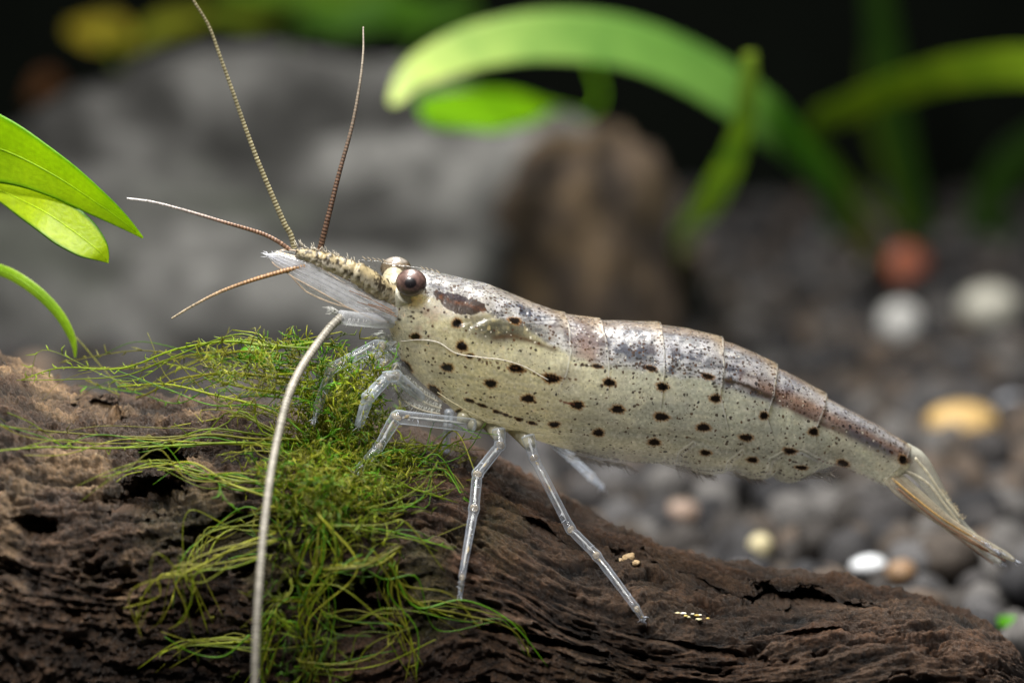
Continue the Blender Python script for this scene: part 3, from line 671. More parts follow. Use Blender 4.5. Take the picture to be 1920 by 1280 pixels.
ped = mb.build('antenna_stalk', M_tissue, shrimp)
bristles('bristle_row', ped, PP[30:]+np.array([0, 0, 0.035]), 70, 0.045, (-0.5, 0, 1), .35, .0022, (0.6, 0.55, 0.45), seed=3)
for (x, y, r) in [(565, 472, 9), (598, 484, 9), (572, 497, 10)]:
    mb = MB(); P_ = pline([(x-5, y), (x+5, y+2)], -.24, 10); mb.tube(P_, r/PXU*np.sqrt(np.clip(1-np.linspace(-.96, .96, 10)**2, 0.05, 1)), 16, (0.6, 0.58, 0.52)); mb.build('flagellum_socket', M_fin, ped)

# --- antennal scales
def scale_blade(pts, hwp, Y, colr, mat, thick=0.016, n=70, nribs=6, label=None):
    P_ = pline(pts, Y, n); hwv = interp_at(np.array(pts, float), np.array(hwp)/PXU, n); mb = MB(); blade(mb, P_, hwv, thick, 18, colr)
    o = mb.build('antennal_scale', mat, shrimp)
    T_ = np.gradient(P_, axis=0); T_ /= np.linalg.norm(T_, axis=1)[:, None]; Wd = np.cross(T_, np.tile(-FWD, (n, 1))); Wd /= np.linalg.norm(Wd, axis=1)[:, None]
    mb = MB()
    for r in np.linspace(-.95, .95, nribs):
        q_ = P_[3:-3] + Wd[3:-3]*(hwv[3:-3]*r)[:, None] - FWD*thick*math.sqrt(1-r*r)
        mb.tube(q_, 0.0020 if abs(r) < .9 else 0.0035, 5, np.array(colr)*.75 if abs(r) < .9 else (0.80, 0.66, 0.52))
    mb.build('rib', M_tissue, o)
    return o, P_, Wd, hwv
sc_o, SP, SW, SH = scale_blade([(745, 594), (708, 578), (660, 554), (612, 529), (560, 503), (520, 485), (503, 478)], [14, 22, 24, 22, 20, 13, 3], [-.24, -.27, -.29, -.29, -.27, -.25, -.24], (0.80, 0.81, 0.85), M_scale)
bristles('bristle_row', sc_o, SP[-16:], 40, 0.045, (-0.9, 0, 0.1), .25, .0022, (0.8, 0.82, 0.88), seed=9)
far_o, FP, FW, FH = scale_blade([(730, 578), (690, 570), (640, 552), (590, 525), (545, 488), (512, 476)], [8, 14, 22, 28, 22, 6], [.0, .02, .04, .05, .05, .05], (0.42, 0.42, 0.40), M_film, nribs=9)
mb = MB()
for (x0, y0, x1, y1, r) in [(740, 588, 690, 570, .9), (735, 582, 655, 545, .7), (745, 594, 670, 566, .7)]:
    P_ = pline([(x0, y0), ((x0+x1)/2, (y0+y1)/2-2), (x1, y1)], -.315, 20); mb.tube(P_, r/PXU, 6, (0.36, 0.17, 0.07))
mb.build('red_vein', M_tissue, sc_o)

# --- flagella
def whip(name, pts, Y, r0, r1, ca, cb, ring=3.2, nr=8, tip=None, white=0.0):
    pts = np.array(pts, float); ln = np.linalg.norm(np.diff(pts, axis=0), axis=1).sum(); n = int(ln/ring*2)+4
    P_ = pline(pts, Y, n); t = np.linspace(0, 1, n); R = (r0+(r1-r0)*t)/PXU; alt = (np.arange(n) % 4 < 2)
    R = R*np.where(alt, 1.0, 0.92)
    C = np.where(alt[:, None], np.array(ca), np.array(cb)); 
    if tip is not None: k = sstep(0.3, 1, t)[:, None]*0.8; C = C*(1-k)+np.array(tip)*k
    C = C*(1+0.35*rng.normal(0, .5, n))[:, None]
    mb = MB(); mb.tube(P_, R, nr, np.clip(C, 0.01, .95)); return mb.build(name, M_whip, shrimp), P_
YH = -.2
whip('antenna', [(552, 466), (545, 440), (534, 421), (505, 354), (481, 296), (459, 237), (437, 174), (413, 107), (391, 48), (362, 0), (330, -60)], [YH, YH, YH, YH, YH, YH, YH-.02, YH-.04, YH-.06, YH-.1, YH-.12], 5.6, 2.0, (0.50, 0.46, 0.30), (0.15, 0.12, 0.05))
whip('antenna', [(597, 480), (612, 421), (636, 325), (660, 237), (675, 155), (681, 97), (681, 51)], [YH, YH, -.15, -.1, -.05, 0, .05], 6.0, 1.5, (0.20, 0.12, 0.08), (0.06, 0.035, 0.025), tip=(0.42, 0.38, 0.30))
whip('antenna', [(543, 468), (520, 452), (491, 438), (418, 416), (355, 397), (287, 379), (238, 372)], [-.15, -.15, -.15, -.2, -.22, -.26, -.3], 4.6, 1.8, (0.34, 0.21, 0.14), (0.15, 0.08, 0.05), tip=(0.75, 0.74, 0.74))
whip('antenna', [(572, 498), (529, 509), (471, 526), (413, 547), (360, 574), (322, 597)], [-.27, -.28, -.3, -.3, -.28, -.26], 5.2, 1.8, (0.50, 0.30, 0.14), (0.24, 0.12, 0.05), tip=(0.62, 0.55, 0.42))
# second antenna: thick glassy base joint, then a long pale whip swinging to the viewer
mb = MB(); n = 40; P_ = pline([(735, 603), (700, 600), (660, 597), (637, 594)], [-.2, -.27, -.3, -.33], n); mb.tube(P_, interp_at([(0, 0), (1, 0), (2, 0), (3, 0)], np.array([12, 14, 13.5, 13])/PXU, n), 24, (0.80, 0.82, 0.88)); ab = mb.build('antenna_base', M_fin, shrimp)
bristles('bristle_row', ab, P_, 30, 0.05, (-0.3, 0, -1), .35, .002, (.8, .8, .8), seed=19)
bristles('bristle_row', ab, pline([(640, 586), (632, 582)], -.3, 6), 26, 0.07, (-1, 0, .12), .22, .0025, (.65, .65, .62), seed=29)
whip('antenna', [(640, 594), (620, 613), (590, 652), (562, 695), (540, 745), (522, 815), (510, 875), (500, 945), (492, 1020), (485, 1110), (480, 1200), (478, 1290), (478, 1340)],
     [-.33, -.38, -.5, -.65, -.8, -.95, -1.1, -1.25, -1.4, -1.55, -1.65, -1.72, -1.75], 8.2, 6.4, (0.39, 0.365, 0.31), (0.29, 0.27, 0.225), ring=3.2, nr=12)
mb = MB(); pts = [(752, 640), (790, 637), (822, 642), (855, 662), (905, 670), (945, 675), (985, 688), (1015, 705), (1028, 712)]
P_ = catmull(np.array([on_body(a, b, 0.012) for a, b in pts]), 80); mb.tube(P_, np.linspace(.0034, .0022, 80), 6, (0.68, 0.64, 0.56)); mb.build('antenna', M_whip, shrimp)
mb = MB(); pts = [(820, 735), (850, 755), (890, 777), (930, 793), (975, 806), (1010, 812), (1040, 812)]
P_ = catmull(np.array([on_body(a, b, 0.012) for a, b in pts]), 60); mb.tube(P_, .0022, 5, (0.72, 0.66, 0.44)); mb.build('antenna', M_whip, shrimp)

# --- legs
def leg(pts, Y, hwp, joints, seed, milky=0.0, label=None, core=True):
    """jointed clear leg: straight glassy segments, swollen joints, flecks of muscle inside"""
    pts = np.array(pts, float); Y = list(Y)
    for k in range(2, len(Y)):
        h_ = on_log(*pts[k]); clear = .10 if k < len(Y)-1 else .035
        if h_ is not None and (h_[1]-clear < (Y[k] if np.isscalar(Y[k]) else Y[k][1])): Y[k] = h_[1]-clear
    W = np.array([at(a, b, y) if np.isscalar(y) else y for (a, b), y in zip(pts, Y)])
    P_ = []; R = []; seglen = []
    for k in range(len(W)-1):
        n = 22; t = np.linspace(0, 1, n, endpoint=(k == len(W)-2))[:, None]
        P_.append(W[k]*(1-t)+W[k+1]*t); tt_ = t[:, 0]
        r = (hwp[k]*(1-tt_)+hwp[k+1]*tt_)
        sw = 1+0.16*np.exp(-(tt_/.07)**2)*(k in joints) + 0.16*np.exp(-((1-tt_)/.07)**2)*((k+1) in joints) - 0.10*np.exp(-((tt_-0.12)/.05)**2)*(k in joints)
        R.append(r*sw/PXU)
    P_ = np.concatenate(P_); R = np.concatenate(R)
    Ps = P_.copy()
    for _ in range(2): Ps[1:-1] = 0.25*Ps[:-2]+0.5*Ps[1:-1]+0.25*Ps[2:]
    mb = MB(); mb.tube(Ps, R, 20, (0.74, 0.82, 0.95)); o = mb.build('walking_leg', M_leg if not milky else M_fin, shrimp)
    rg = np.random.default_rng(seed)
    if core:
        mb = MB()
        for k in range(len(W)-1):
            d = W[k+1]-W[k]; l = np.linalg.norm(d); nn = max(3, int(l/0.05))
            mb.tube(W[k]+d*np.linspace(.08, .92, 8)[:, None]+np.array([0, 0, .004]), 0.22*hwp[k]/PXU*np.array([.2, .8, 1, .9, 1, .8, .7, .2]), 8, (0.66, 0.67, 0.66))
            for s in rg.uniform(0.08, 0.92, nn):
                p = W[k]+d*s + rg.normal(0, 0.3, 3)*(hwp[k]*(1-s)+hwp[k+1]*s)*0.55/PXU; dl_ = d/l*rg.uniform(.008, .022)
                gold = rg.random() < 0.5
                mb.tube(np.array([p-dl_, p, p+dl_]), np.array([.001, rg.uniform(.003, .007), .001]), 6, (0.72, 0.56, 0.25) if gold else (0.85, 0.85, 0.85))
        mb.build('muscle_fleck', M_tissue, o)['kind'] = 'stuff'
        for k in joints:
            if 0 < k < len(W)-1:
                mb = MB()
                dirn = W[k+1]-W[k]; dirn /= np.linalg.norm(dirn)
                mb.tube(W[k]+dirn*np.linspace(-.014, .014, 6)[:, None], hwp[k]*0.80/PXU*np.array([.4, .9, 1, 1, .9, .4]), 14, (0.74, 0.62, 0.44)); mb.build('joint_membrane', M_fin, o)
    bristles('bristle', o, Ps[8:], 26, 0.035, (W[-1]-W[-2])/np.linalg.norm(W[-1]-W[-2])*0.6, .6, .0018, (.82, .86, .95), seed=seed)
    bristles('bristle', o, Ps[-8:], 12, 0.045, (W[-1]-W[-2])/np.linalg.norm(W[-1]-W[-2]), .45, .0022, (.82, .86, .95), seed=seed+1)
    if label: o['label'] = label
    return o
def tipY(px, py, dflt=-.4):
    p = on_log(px, py, 0.004); return dflt if p is None else p
t3 = on_log(648, 905, .12); t4 = on_log(863, 1116, .005); t5 = on_log(1205, 1160, .005)
lerp = lambda a, b, t: a+(b-a)*t
leg([(888, 797), (743, 781), (711, 836), (664, 889), (648, 912)], [-.22, -.42, -.44, lerp(-.44, t3[1], .8), t3[1]], [13, 12.5, 9, 7.5, 5], [1, 2, 3], 101)
leg([(935, 806), (938, 834), (895, 888), (889, 952), (866, 1082), (863, 1117)], [-.2, -.25, lerp(-.25, t4[1], .4), lerp(-.25, t4[1], .6), lerp(-.25, t4[1], .95), t4], [13, 10, 10, 9.5, 5.5, 3.5], [1, 2, 3, 4], 102)
leg([(990, 818), (1001, 858), (1070, 992), (1118, 1040), (1194, 1141), (1206, 1162)], [-.2, -.26, lerp(-.26, t5[1], .5), lerp(-.26, t5[1], .7), lerp(-.26, t5[1], .95), t5], [13, 9, 9, 8.5, 6.5, 4.5], [1, 2, 3, 4], 103)
leg([(1040, 832), (1070, 857), (1108, 893), (1130, 915)], [.12, .35, .6, .72], [9, 8.5, 8, 4], [1, 2], 104, milky=1)
leg([(842, 772), (839, 800), (836, 848)], [.1, .15, .2], [9, 8, 7], [1], 105, milky=1)
leg([(742, 670), (716, 648), (705, 646), (622, 690), (596, 762), (590, 790)], [-.12, -.25, -.28, -.36, -.40, -.42], [11, 10, 9.5, 9.5, 8, 4], [1, 3, 4], 106)
leg([(790, 745), (742, 704), (727, 706), (690, 745), (672, 800)], [-.16, -.3, -.34, -.4, -.42], [9, 11, 11, 12, 8], [1, 2, 3], 107, milky=1)
leg([(750, 690), (722, 684), (690, 712), (664, 770)], [.02, .0, -.06, -.1], [9, 10, 9, 6], [1, 2], 108)
leg([(745, 660), (700, 670), (650, 700), (630, 745)], [.1, .1, .06, .04], [8, 8.5, 7, 4], [1, 2], 109)
# coxae: cone shaped leg roots joining the belly
for x0, y0, x1, y1 in [(925, 792, 936, 822), (975, 803, 995, 838), (905, 782, 884, 800), (880, 772, 866, 786)]:
    mb = MB(); P_ = pline([(x0-(x1-x0)*.8, y0-(y1-y0)*.8-12), ((x0+x1)/2, (y0+y1)/2), (x1, y1)], [-.02, -.15, -.21], 20); mb.tube(P_, np.interp(np.linspace(0, 1, 20), [0, .5, .75, 1], [40, 24, 15, 10])/PXU, 22, (0.62, 0.585, 0.42)); mb.build('leg_base', M_base, shrimp)
# --- mouthparts: overlapping clear flaps with fringe
for k, (pts, hwp, Y) in enumerate([
    ([(735, 712), (757, 742), (790, 760), (826, 768)], [4, 11, 12, 8], -.20), ([(738, 700), (770, 727), (800, 748), (828, 758)], [5, 13, 13, 8], -.16), ([(735, 690), (765, 705), (795, 730), (822, 745)], [6, 16, 15, 6], -.12),
    ([(742, 660), (725, 672), (712, 690), (700, 715)], [10, 14, 13, 6], -.06), ([(738, 632), (725, 642), (718, 655)], [8, 12, 8], -.12), ([(745, 675), (735, 690), (728, 706)], [10, 13, 9], -.18)]):
    n = 40; P_ = pline(pts, Y, n); mb = MB(); blade(mb, P_, interp_at(np.array(pts, float), np.array(hwp)/PXU, n), .014, 14, (0.66, 0.67, 0.60), tilt=.3)
    fl = mb.build('mouth_flap', M_film if k != 4 else M_fin, shrimp)
    mb = MB(); mb.tube(P_+np.array([0, -.015, -.02]), .0045, 6, (0.8, 0.74, 0.62)); mb.build('rib', M_tissue, fl)
    bristles('bristle_row', fl, P_, 40, .06, (-.35, -.1, -.8), .35, .0018, (.72, .74, .70), seed=200+k)
bristles('bristle_row', body, pline([(752, 640), (735, 640), (722, 622)], -.18, 20), 60, .07, (-1, 0, -.15), .3, .002, (.7, .72, .70), seed=300)

# --- swimmerets under the abdomen
for k, (pts, hwp) in enumerate([([(1040, 836), (1075, 853), (1130, 864), (1175, 870)], [4, 7, 8, 3]), ([(1240, 866), (1290, 878), (1330, 888)], [5, 9, 3]), ([(1350, 878), (1390, 888), (1425, 896)], [5, 9, 3]), ([(1470, 876), (1505, 884), (1540, 886), (1556, 884)], [8, 13, 12, 4])]):
    n = 36; P_ = pline(pts, .02, n); mb = MB(); blade(mb, P_, interp_at(np.array(pts, float), np.array(hwp)/PXU, n), .02, 14, (0.55, 0.55, 0.52), tilt=.2); o = mb.build('swimmeret', M_film, shrimp)
    bristles('bristle_row', o, P_[10:], 60, .07, (.75, 0, -.5), .22, .0016, (.55, .5, .45), seed=400+k)

# --- tail
mb = MB(); n = 60; pts = [(1692, 858), (1715, 868), (1738, 895), (1770, 942), (1800, 980), (1832, 1006)]; P_ = pline(pts, [.15, .15, .155, .165, .18, .19], n)
R = interp_at(np.array(pts, float), np.array([30, 26, 20, 13, 8, 3])/PXU, n); T_ = np.gradient(P_, axis=0); T_ /= np.linalg.norm(T_, axis=1)[:, None]
blade(mb, P_, R, np.linspace(.10, .02, n), 28, (0.74, 0.74, 0.64)); tel = mb.build('telson', M_fin, shrimp)
mb = MB()
for pts, r in [([(1716, 858), (1738, 884), (1768, 928), (1800, 970)], 2.2), ([(1688, 880), (1712, 888), (1742, 908), (1775, 950), (1800, 982)], 2.6), ([(1678, 888), (1686, 880), (1700, 884)], 3.4)]:
    P_ = pline(pts, .05, 40); mb.tube(P_, r/PXU, 8, (0.80, 0.76, 0.62))
mb.build('rib', M_tissue, tel)
bristles('bristle_row', tel, pline([(1730, 878), (1770, 930), (1805, 975)], .1, 30), 30, .03, (.9, 0, .4), .3, .0018, (.6, .5, .3), seed=41)
def uropod(pts, hwp, Y, colr, mat, rib, seed):
    n = 60; P_ = pline(pts, Y, n); mb = MB(); hwv = interp_at(np.array(pts, float), np.array(hwp)/PXU, n); cc = np.array([colr]*n, float)
    blade(mb, P_, hwv, .014, 16, cc, tilt=.25); o = mb.build('tail_fin', mat, shrimp)
    mb = MB(); mb.tube(P_[2:-6]+np.array([0, -.016, 0.004]), np.linspace(.006, .002, n-8), 6, np.array(rib)*.8+.1); mb.tube(P_[4:-4]+np.array([0, -.012, -.8*hwv[4:-4].mean()]), .004, 6, (.45, .24, .14)); mb.build('rib', M_tissue, o)
    bristles('bristle_row', o, P_[-14:], 50, .05, (.85, 0, -.5), .18, .0018, (.75, .8, .9), seed=seed); return o
uropod([(1664, 890), (1690, 912), (1735, 948), (1785, 985), (1840, 1016), (1885, 1040), (1902, 1050)], [15, 20, 17, 12, 9, 7, 3], [.05, .02, .0, .0, .02, .03, .03], (0.72, 0.66, 0.50), M_fin, (0.62, 0.40, 0.12), 51)
uropod([(1680, 892), (1725, 935), (1780, 984), (1830, 1022), (1862, 1046), (1877, 1055)], [12, 16, 13, 10, 8, 3], [.2, .22, .25, .28, .3, .3], (0.62, 0.60, 0.50), M_fin, (0.66, 0.50, 0.22), 52)
uropod([(1672, 896), (1705, 925), (1760, 968), (1820, 1004), (1866, 1032)], [10, 13, 11, 7, 3], [.02, -.02, -.03, -.02, .0], (0.66, 0.56, 0.44), M_film, (0.70, 0.44, 0.10), 53)

# ------------------------------------------------------------------ moss
mb = MB(); rg = np.random.default_rng(5)
GREENS = [(0.20, 0.28, 0.010), (0.28, 0.33, 0.015), (0.11, 0.28, 0.008), (0.33, 0.34, 0.03), (0.22, 0.22, 0.02)]
def surfY(px, py, dflt=-.4):
    p = on_log(px, min(py, 1275)); return dflt if p is None else p[1]
def strand(pts, Y, r=1.6, colr=None, leaflets=0.0, n=None):
    pts = np.array(pts, float); ln = np.linalg.norm(np.diff(pts, axis=0), axis=1).sum(); n = n or max(8, int(ln/14))
    P_ = pline(pts, Y, n); c = np.array(colr if colr is not None else GREENS[rg.integers(len(GREENS))])*rg.uniform(.7, 1.35)
    t = np.linspace(0, 1, n); mb.tube(P_, r/PXU*(1-.65*t)*rg.uniform(.8, 1.2), 5, c)
    if leaflets:
        T_ = np.gradient(P_, axis=0); T_ /= np.linalg.norm(T_, axis=1)[:, None]
        for s in np.arange(0.05, 1, 1/max(2, ln*leaflets)):
            k = int(s*(n-1)); d = T_[k]*rg.uniform(.5, 1.0)+rg.normal(0, .55, 3); d /= np.linalg.norm(d); l = rg.uniform(.03, .065)
            q_ = np.array([P_[k], P_[k]+d*l*.5+rg.normal(0, .008, 3), P_[k]+d*l+rg.normal(0, .012, 3)])
            mb.tube(q_, np.array([.0025, .0035, .0008]), 4, c*rg.uniform(.8, 1.5))
MAIN = [  # hand-laid long strands (photo path, lift towards the viewer at the ends)
    [(600, 640), (520, 650), (430, 640), (330, 655), (230, 690), (110, 690), (40, 712)], [(610, 690), (540, 668), (470, 660), (360, 665), (260, 690), (150, 688)],
    [(590, 720), (500, 705), (420, 700), (330, 712), (250, 745), (160, 712)], [(600, 740), (520, 735), (430, 720), (350, 690), (300, 680)], [(560, 700), (515, 690), (490, 660), (470, 640), (440, 640)],
    [(570, 800), (480, 760), (400, 740), (310, 720), (220, 725)], [(575, 830), (470, 822), (380, 815), (300, 820), (180, 815), (60, 805), (-20, 795)], [(560, 840), (460, 830), (330, 835), (200, 840), (80, 838), (-20, 846)],
    [(520, 930), (430, 908), (360, 890), (300, 875), (250, 878)], [(530, 910), (440, 900), (360, 880), (290, 868), (230, 885), (190, 895)], [(560, 960), (480, 975), (400, 1010), (365, 1040), (360, 1080), (400, 1170)],
    [(540, 990), (460, 985), (390, 1000), (352, 1050), (350, 1100)], [(520, 1010), (440, 1030), (360, 1065), (300, 1080), (262, 1130), (262, 1160)], [(500, 1040), (420, 1055), (340, 1080), (320, 1130), (300, 1170)],
    [(480, 1200), (420, 1205), (350, 1210), (300, 1222)], [(500, 1215), (430, 1195), (360, 1205), (295, 1225)], [(650, 900), (720, 905), (790, 920), (850, 940)], [(640, 880), (730, 860), (800, 865), (850, 830), (900, 820)],
    [(600, 960), (600, 1060), (560, 1140), (590, 1220), (550, 1290)], [(620, 960), (590, 1040), (610, 1120), (620, 1200), (570, 1290)], [(605, 970), (640, 1050), (560, 1160), (600, 1280)], [(580, 1000), (570, 1090), (640, 1160), (690, 1170)],
    [(610, 1070), (680, 1050), (730, 1060), (760, 1110), (830, 1150), (900, 1170)], [(620, 1060), (690, 1060), (735, 1045), (720, 1100), (760, 1230)], [(600, 1150), (660, 1165), (740, 1170), (770, 1180)], [(560, 1240), (640, 1245), (700, 1230), (740, 1200)],
    [(690, 960), (760, 950), (800, 930), (810, 900)], [(620, 980), (700, 990), (770, 1005), (850, 1030)], [(700, 880), (760, 890), (830, 880), (870, 935), (880, 940)], [(690, 860), (770, 850), (820, 838), (860, 845), (890, 860)],
    [(580, 1120), (520, 1130), (500, 1180), (505, 1270)], [(560, 1180), (530, 1160), (500, 1190), (470, 1280)], [(500, 1270), (520, 1210), (545, 1180)], [(740, 1050), (735, 1120), (770, 1200), (760, 1280)], [(730, 1060), (780, 1130), (860, 1150), (960, 1180), (1000, 1240)],
    [(560, 880), (520, 850), (470, 845), (430, 850)], [(545, 820), (500, 800), (450, 780), (380, 790), (320, 800)], [(640, 650), (560, 640), (500, 655), (440, 670), (380, 690)], [(600, 760), (560, 735), (540, 745), (470, 742), (400, 755)], [(655, 840), (740, 830), (780, 836), (830, 850)]]
for k, pts in enumerate(MAIN):
    pts = np.array(pts, float); base = surfY(*pts[0], -.35)
    Y = [min(surfY(p[0], p[1], base), 0.1)-rg.uniform(.03, .14) for p in pts]
    up = pts[:, 1].mean() < 780
    if up: Y = np.linspace(-.35, rg.uniform(-.1, .5), len(pts))
    Y = np.convolve(np.pad(np.array(Y, float), 1, mode='edge'), [.25, .5, .25], 'valid')
    strand(pts, Y, 2.8, leaflets=.07 if up else .03)
    for r_ in range(3 if up else 4):
        jit = rg.normal(0, 1, pts.shape)*np.linspace(8, 24, len(pts))[:, None]
        strand(pts+jit, Y+rg.normal(0, .08)-.02, rg.uniform(1.0, 2.4), leaflets=.04 if up and r_ < 1 else 0)
# fluffy heart of the clump
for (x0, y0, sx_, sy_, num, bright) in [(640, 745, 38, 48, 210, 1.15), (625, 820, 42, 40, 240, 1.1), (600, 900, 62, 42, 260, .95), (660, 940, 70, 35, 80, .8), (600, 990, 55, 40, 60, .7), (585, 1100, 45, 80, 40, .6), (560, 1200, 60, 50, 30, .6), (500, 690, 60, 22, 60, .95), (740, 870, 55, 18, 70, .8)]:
    for k in range(num):
        x, y = rg.normal(x0, sx_), rg.normal(y0, sy_)
        yb = surfY(x, y, -.25) if y > 790 else surfY(x, 830, -.25)
        Y0 = yb - abs(rg.normal(.10, .12)); ang = rg.uniform(0, 2*math.pi); l = rg.uniform(25, 75); cur = rg.normal(0, .9)
        q_ = [(x+l*s*math.cos(ang+cur*s), y+l*s*math.sin(ang+cur*s)) for s in (0, .35, .7, 1)]
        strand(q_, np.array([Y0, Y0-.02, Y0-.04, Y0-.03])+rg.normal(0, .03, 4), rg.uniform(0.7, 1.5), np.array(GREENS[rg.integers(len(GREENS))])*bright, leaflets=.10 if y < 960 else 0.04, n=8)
moss = mb.build('moss', M_moss); tag(moss, 'bright green hairy moss clump growing on the driftwood under the shrimp\'s head', 'moss', kind='stuff')

# small bright moss leaf tufts
mb = MB(); P_ = pline([(448, 672), (465, 662), (485, 668), (497, 690)], .15, 16); blade(mb, P_, np.array([2, 7, 12, 15, 16, 17, 17, 16, 15, 14, 13, 11, 9, 7, 4, 1])/PXU, .02, 10, (0.10, 0.30, 0.008), tilt=.5)
o = mb.build('loose_leaf', M_leaf); tag(o, 'tiny bright green leaf caught in the moss strands', 'leaf')

# debris on the log
def lump(center, R, seed, colr, mat, name, squash=(1, 1, .7), sub=3, amp=.3, label=None, cat=None, group=None, kind=None, rough=3.0):
    V, F = ico(sub); f = fbm(V*rough/2+seed*3.7, 4, seed); f2 = fbm(V*rough*2+seed, 3, seed+3)
    W = V*(1+amp*f+amp*.3*f2)[:, None]*np.array(squash)*R + np.asarray(center)
    c = np.asarray(colr, float)
    if c.ndim == 1: c = np.tile(c, (len(V), 1))*(1+.5*f2)[:, None]
    o = link(name, make_mesh(name, W, F, np.clip(c, .004, 1)), mat)
    return tag(o, label, cat, group, kind)
_ico = {}
def ico(sub):
    if sub not in _ico:
        import bmesh
        bm = bmesh.new(); bmesh.ops.create_icosphere(bm, subdivisions=sub, radius=1.0)
        V = np.array([v.co[:] for v in bm.verts]); F = np.array([[v.index for v in f.verts] for f in bm.faces]); bm.free(); _ico[sub] = (V, F)
    return _ico[sub]
for k, (x, y, r) in enumerate([(1180, 1046, 12), (1163, 1050, 6), (1193, 1055, 7)]):
    lump(on_log(x, y, .012), r/PXU, 20+k, (0.50, 0.36, 0.20), M_pebble, 'debris_crumb', amp=.6, rough=6.0, label='tan gritty crumb lodged in a hollow of the driftwood behind a leg tip', cat='debris', group='tan crumbs in the hollow')
for k in range(9):
    x, y = 1275+k*6+rg.normal(0, 3), 1150+k*1.1+rg.normal(0, 3)
    lump(on_log(x, y, .006), rg.uniform(2.2, 4.6)/PXU, 30+k, [(0.62, 0.56, 0.34), (0.75, .72, .62), (.55, .42, .12)][k % 3], M_pebble, 'debris_flake', squash=(1.5, 1, .7), amp=.5, sub=2, label='pale yellow food flake lying on the driftwood beside the rear leg tip', cat='debris', group='pale flakes beside the leg tip')

# ------------------------------------------------------------------ gravel bed
def log_inside(x, y):
    k = np.searchsorted(crest[:, 0], x); 
    if k >= nS or k < 1: return False
    return abs(y-crest[k, 1]) < R_y[k]*0.9
grains = []
sp = 0.30
for gy in np.arange(-3.2, 23, sp):
    half = 3.6 + max(0, gy+3)*0.30
    for gx in np.arange(-half, half, sp):
        x, y = gx+rg.normal(0, .07), gy+rg.normal(0, .07)
        if log_inside(x, y): continue
        grains.append((x, y, ZF+rg.uniform(-.05, .09)+(.12 if rg.random() < .18 else 0), rg.uniform(.125, .21)))
TONES = [(0.030, 0.029, 0.031), (0.050, 0.047, 0.048), (0.078, 0.076, 0.079), (0.036, 0.032, 0.030), (0.060, 0.049, 0.041), (0.11, 0.105, 0.103), (0.022, 0.022, 0.025), (0.095, 0.072, 0.056)]
TNAME = ['charcoal', 'slate grey', 'mid grey', 'dark brown-grey', 'earth brown', 'pale ash grey', 'near-black', 'tan brown']
pos = np.array([g_[:3] for g_ in grains]); gpx, gpy = proj(pos); dist_ = np.linalg.norm(pos-CAM, axis=1)
crest_py = np.interp(gpx, cp[:, 0], cp[:, 1])
vis = (gpx > 0) & (gpx < 1920) & (gpy > 480) & (gpy < crest_py+15) & (pos[:, 1] > 0.2)
order = [k for k in np.argsort(dist_) if vis[k]][:280]; chosen = set(order)
variants = []
V3, F3 = ico(3); V1, F1 = ico(2)
for k in range(16):
    f = fbm(V3*1.6+k*5.1, 4, 200+k); f2 = fbm(V3*5+k, 3, 300+k)
    Wv_ = V3*(1+.34*f+.07*f2)[:, None]; cc = np.tile(TONES[k % 8], (len(V3), 1))*(1+.5*f2)[:, None]
    me = make_mesh('gravel_grain', Wv_, F3, np.clip(cc, .004, 1)); me.materials.append(M_stone); variants.append(me)
for k in order:
    x, y, z, r = grains[k]; vi = int(rg.integers(16)); o = bpy.data.objects.new('gravel_grain', variants[vi]); COL.objects.link(o)
    o.location = (x, y, z); o.scale = (r*rg.uniform(.85, 1.2), r*rg.uniform(.85, 1.2), r*rg.uniform(.75, 1)); o.rotation_euler = tuple(rg.uniform(0, 6.28, 3))
    tag(o, 'rounded %s soil granule lying loose on the gravel bed' % TNAME[vi % 8], 'gravel', '%s gravel granules behind the driftwood' % TNAME[vi % 8])
Vs, Fs, Cs = [], [], []; nn = 0
shapes = [V1*(1+.34*fbm(V1*1.6+k*5.1, 3, 400+k))[:, None] for k in range(12)]
for k, (x, y, z, r) in enumerate(grains):
    if k in chosen: continue
    a = rg.uniform(0, 6.28); ca, sa = math.cos(a), math.sin(a); S_ = shapes[rg.integers(12)]
    if dist_[k] > 30 and False: continue
    Q = S_ @ np.array([[ca, sa, 0], [-sa, ca, 0], [0, 0, 1]]); Vs.append(Q*np.array([r*1.05, r, r*.85])+np.array([x, y, z])); Fs.append(F1+nn); nn += len(V1)
    Cs.append(np.tile(np.array(TONES[rg.integers(8)])*rg.uniform(.7, 1.3), (len(V1), 1)))
tag(link('gravel', make_mesh('gravel', np.concatenate(Vs), np.concatenate(Fs), np.concatenate(Cs)), M_stone), 'bed of small dark grey soil granules covering the tank floor', 'gravel', kind='stuff')

# ------------------------------------------------------------------ special pebbles
def pebble(px, py, rx, ry, colr, seed, label, lift=0.1, name='pebble', mat=M_pebble):
    p = on_z(px, py, ZF+lift+.09); s = px_at(p[1]); lump(p, rx*s, seed, colr, mat, name, squash=(1, .9, ry/rx), amp=.12, label=label, cat='pebble', rough=1.5)
pebble(1688, 606, 40, 40, (0.58, 0.58, 0.57), 1, 'round white pebble on the gravel between the shrimp\'s back and the terracotta pebble', .18)
pebble(1856, 577, 60, 44, (0.55, 0.54, 0.47), 2, 'large pale grey-cream pebble on the gravel beside the white round one', .2)
pebble(1806, 790, 70, 36, (0.62, 0.42, 0.17), 3, 'long orange-tan pebble on the gravel above the shrimp\'s tail', .12)
pebble(1624, 1058, 40, 19, (0.66, 0.69, 0.73), 4, 'small flat white pebble on the gravel just behind the driftwood', .10)
pebble(1426, 1026, 24, 28, (0.52, 0.46, 0.28), 5, 'small cream upright pebble on the gravel beneath the abdomen', .12)
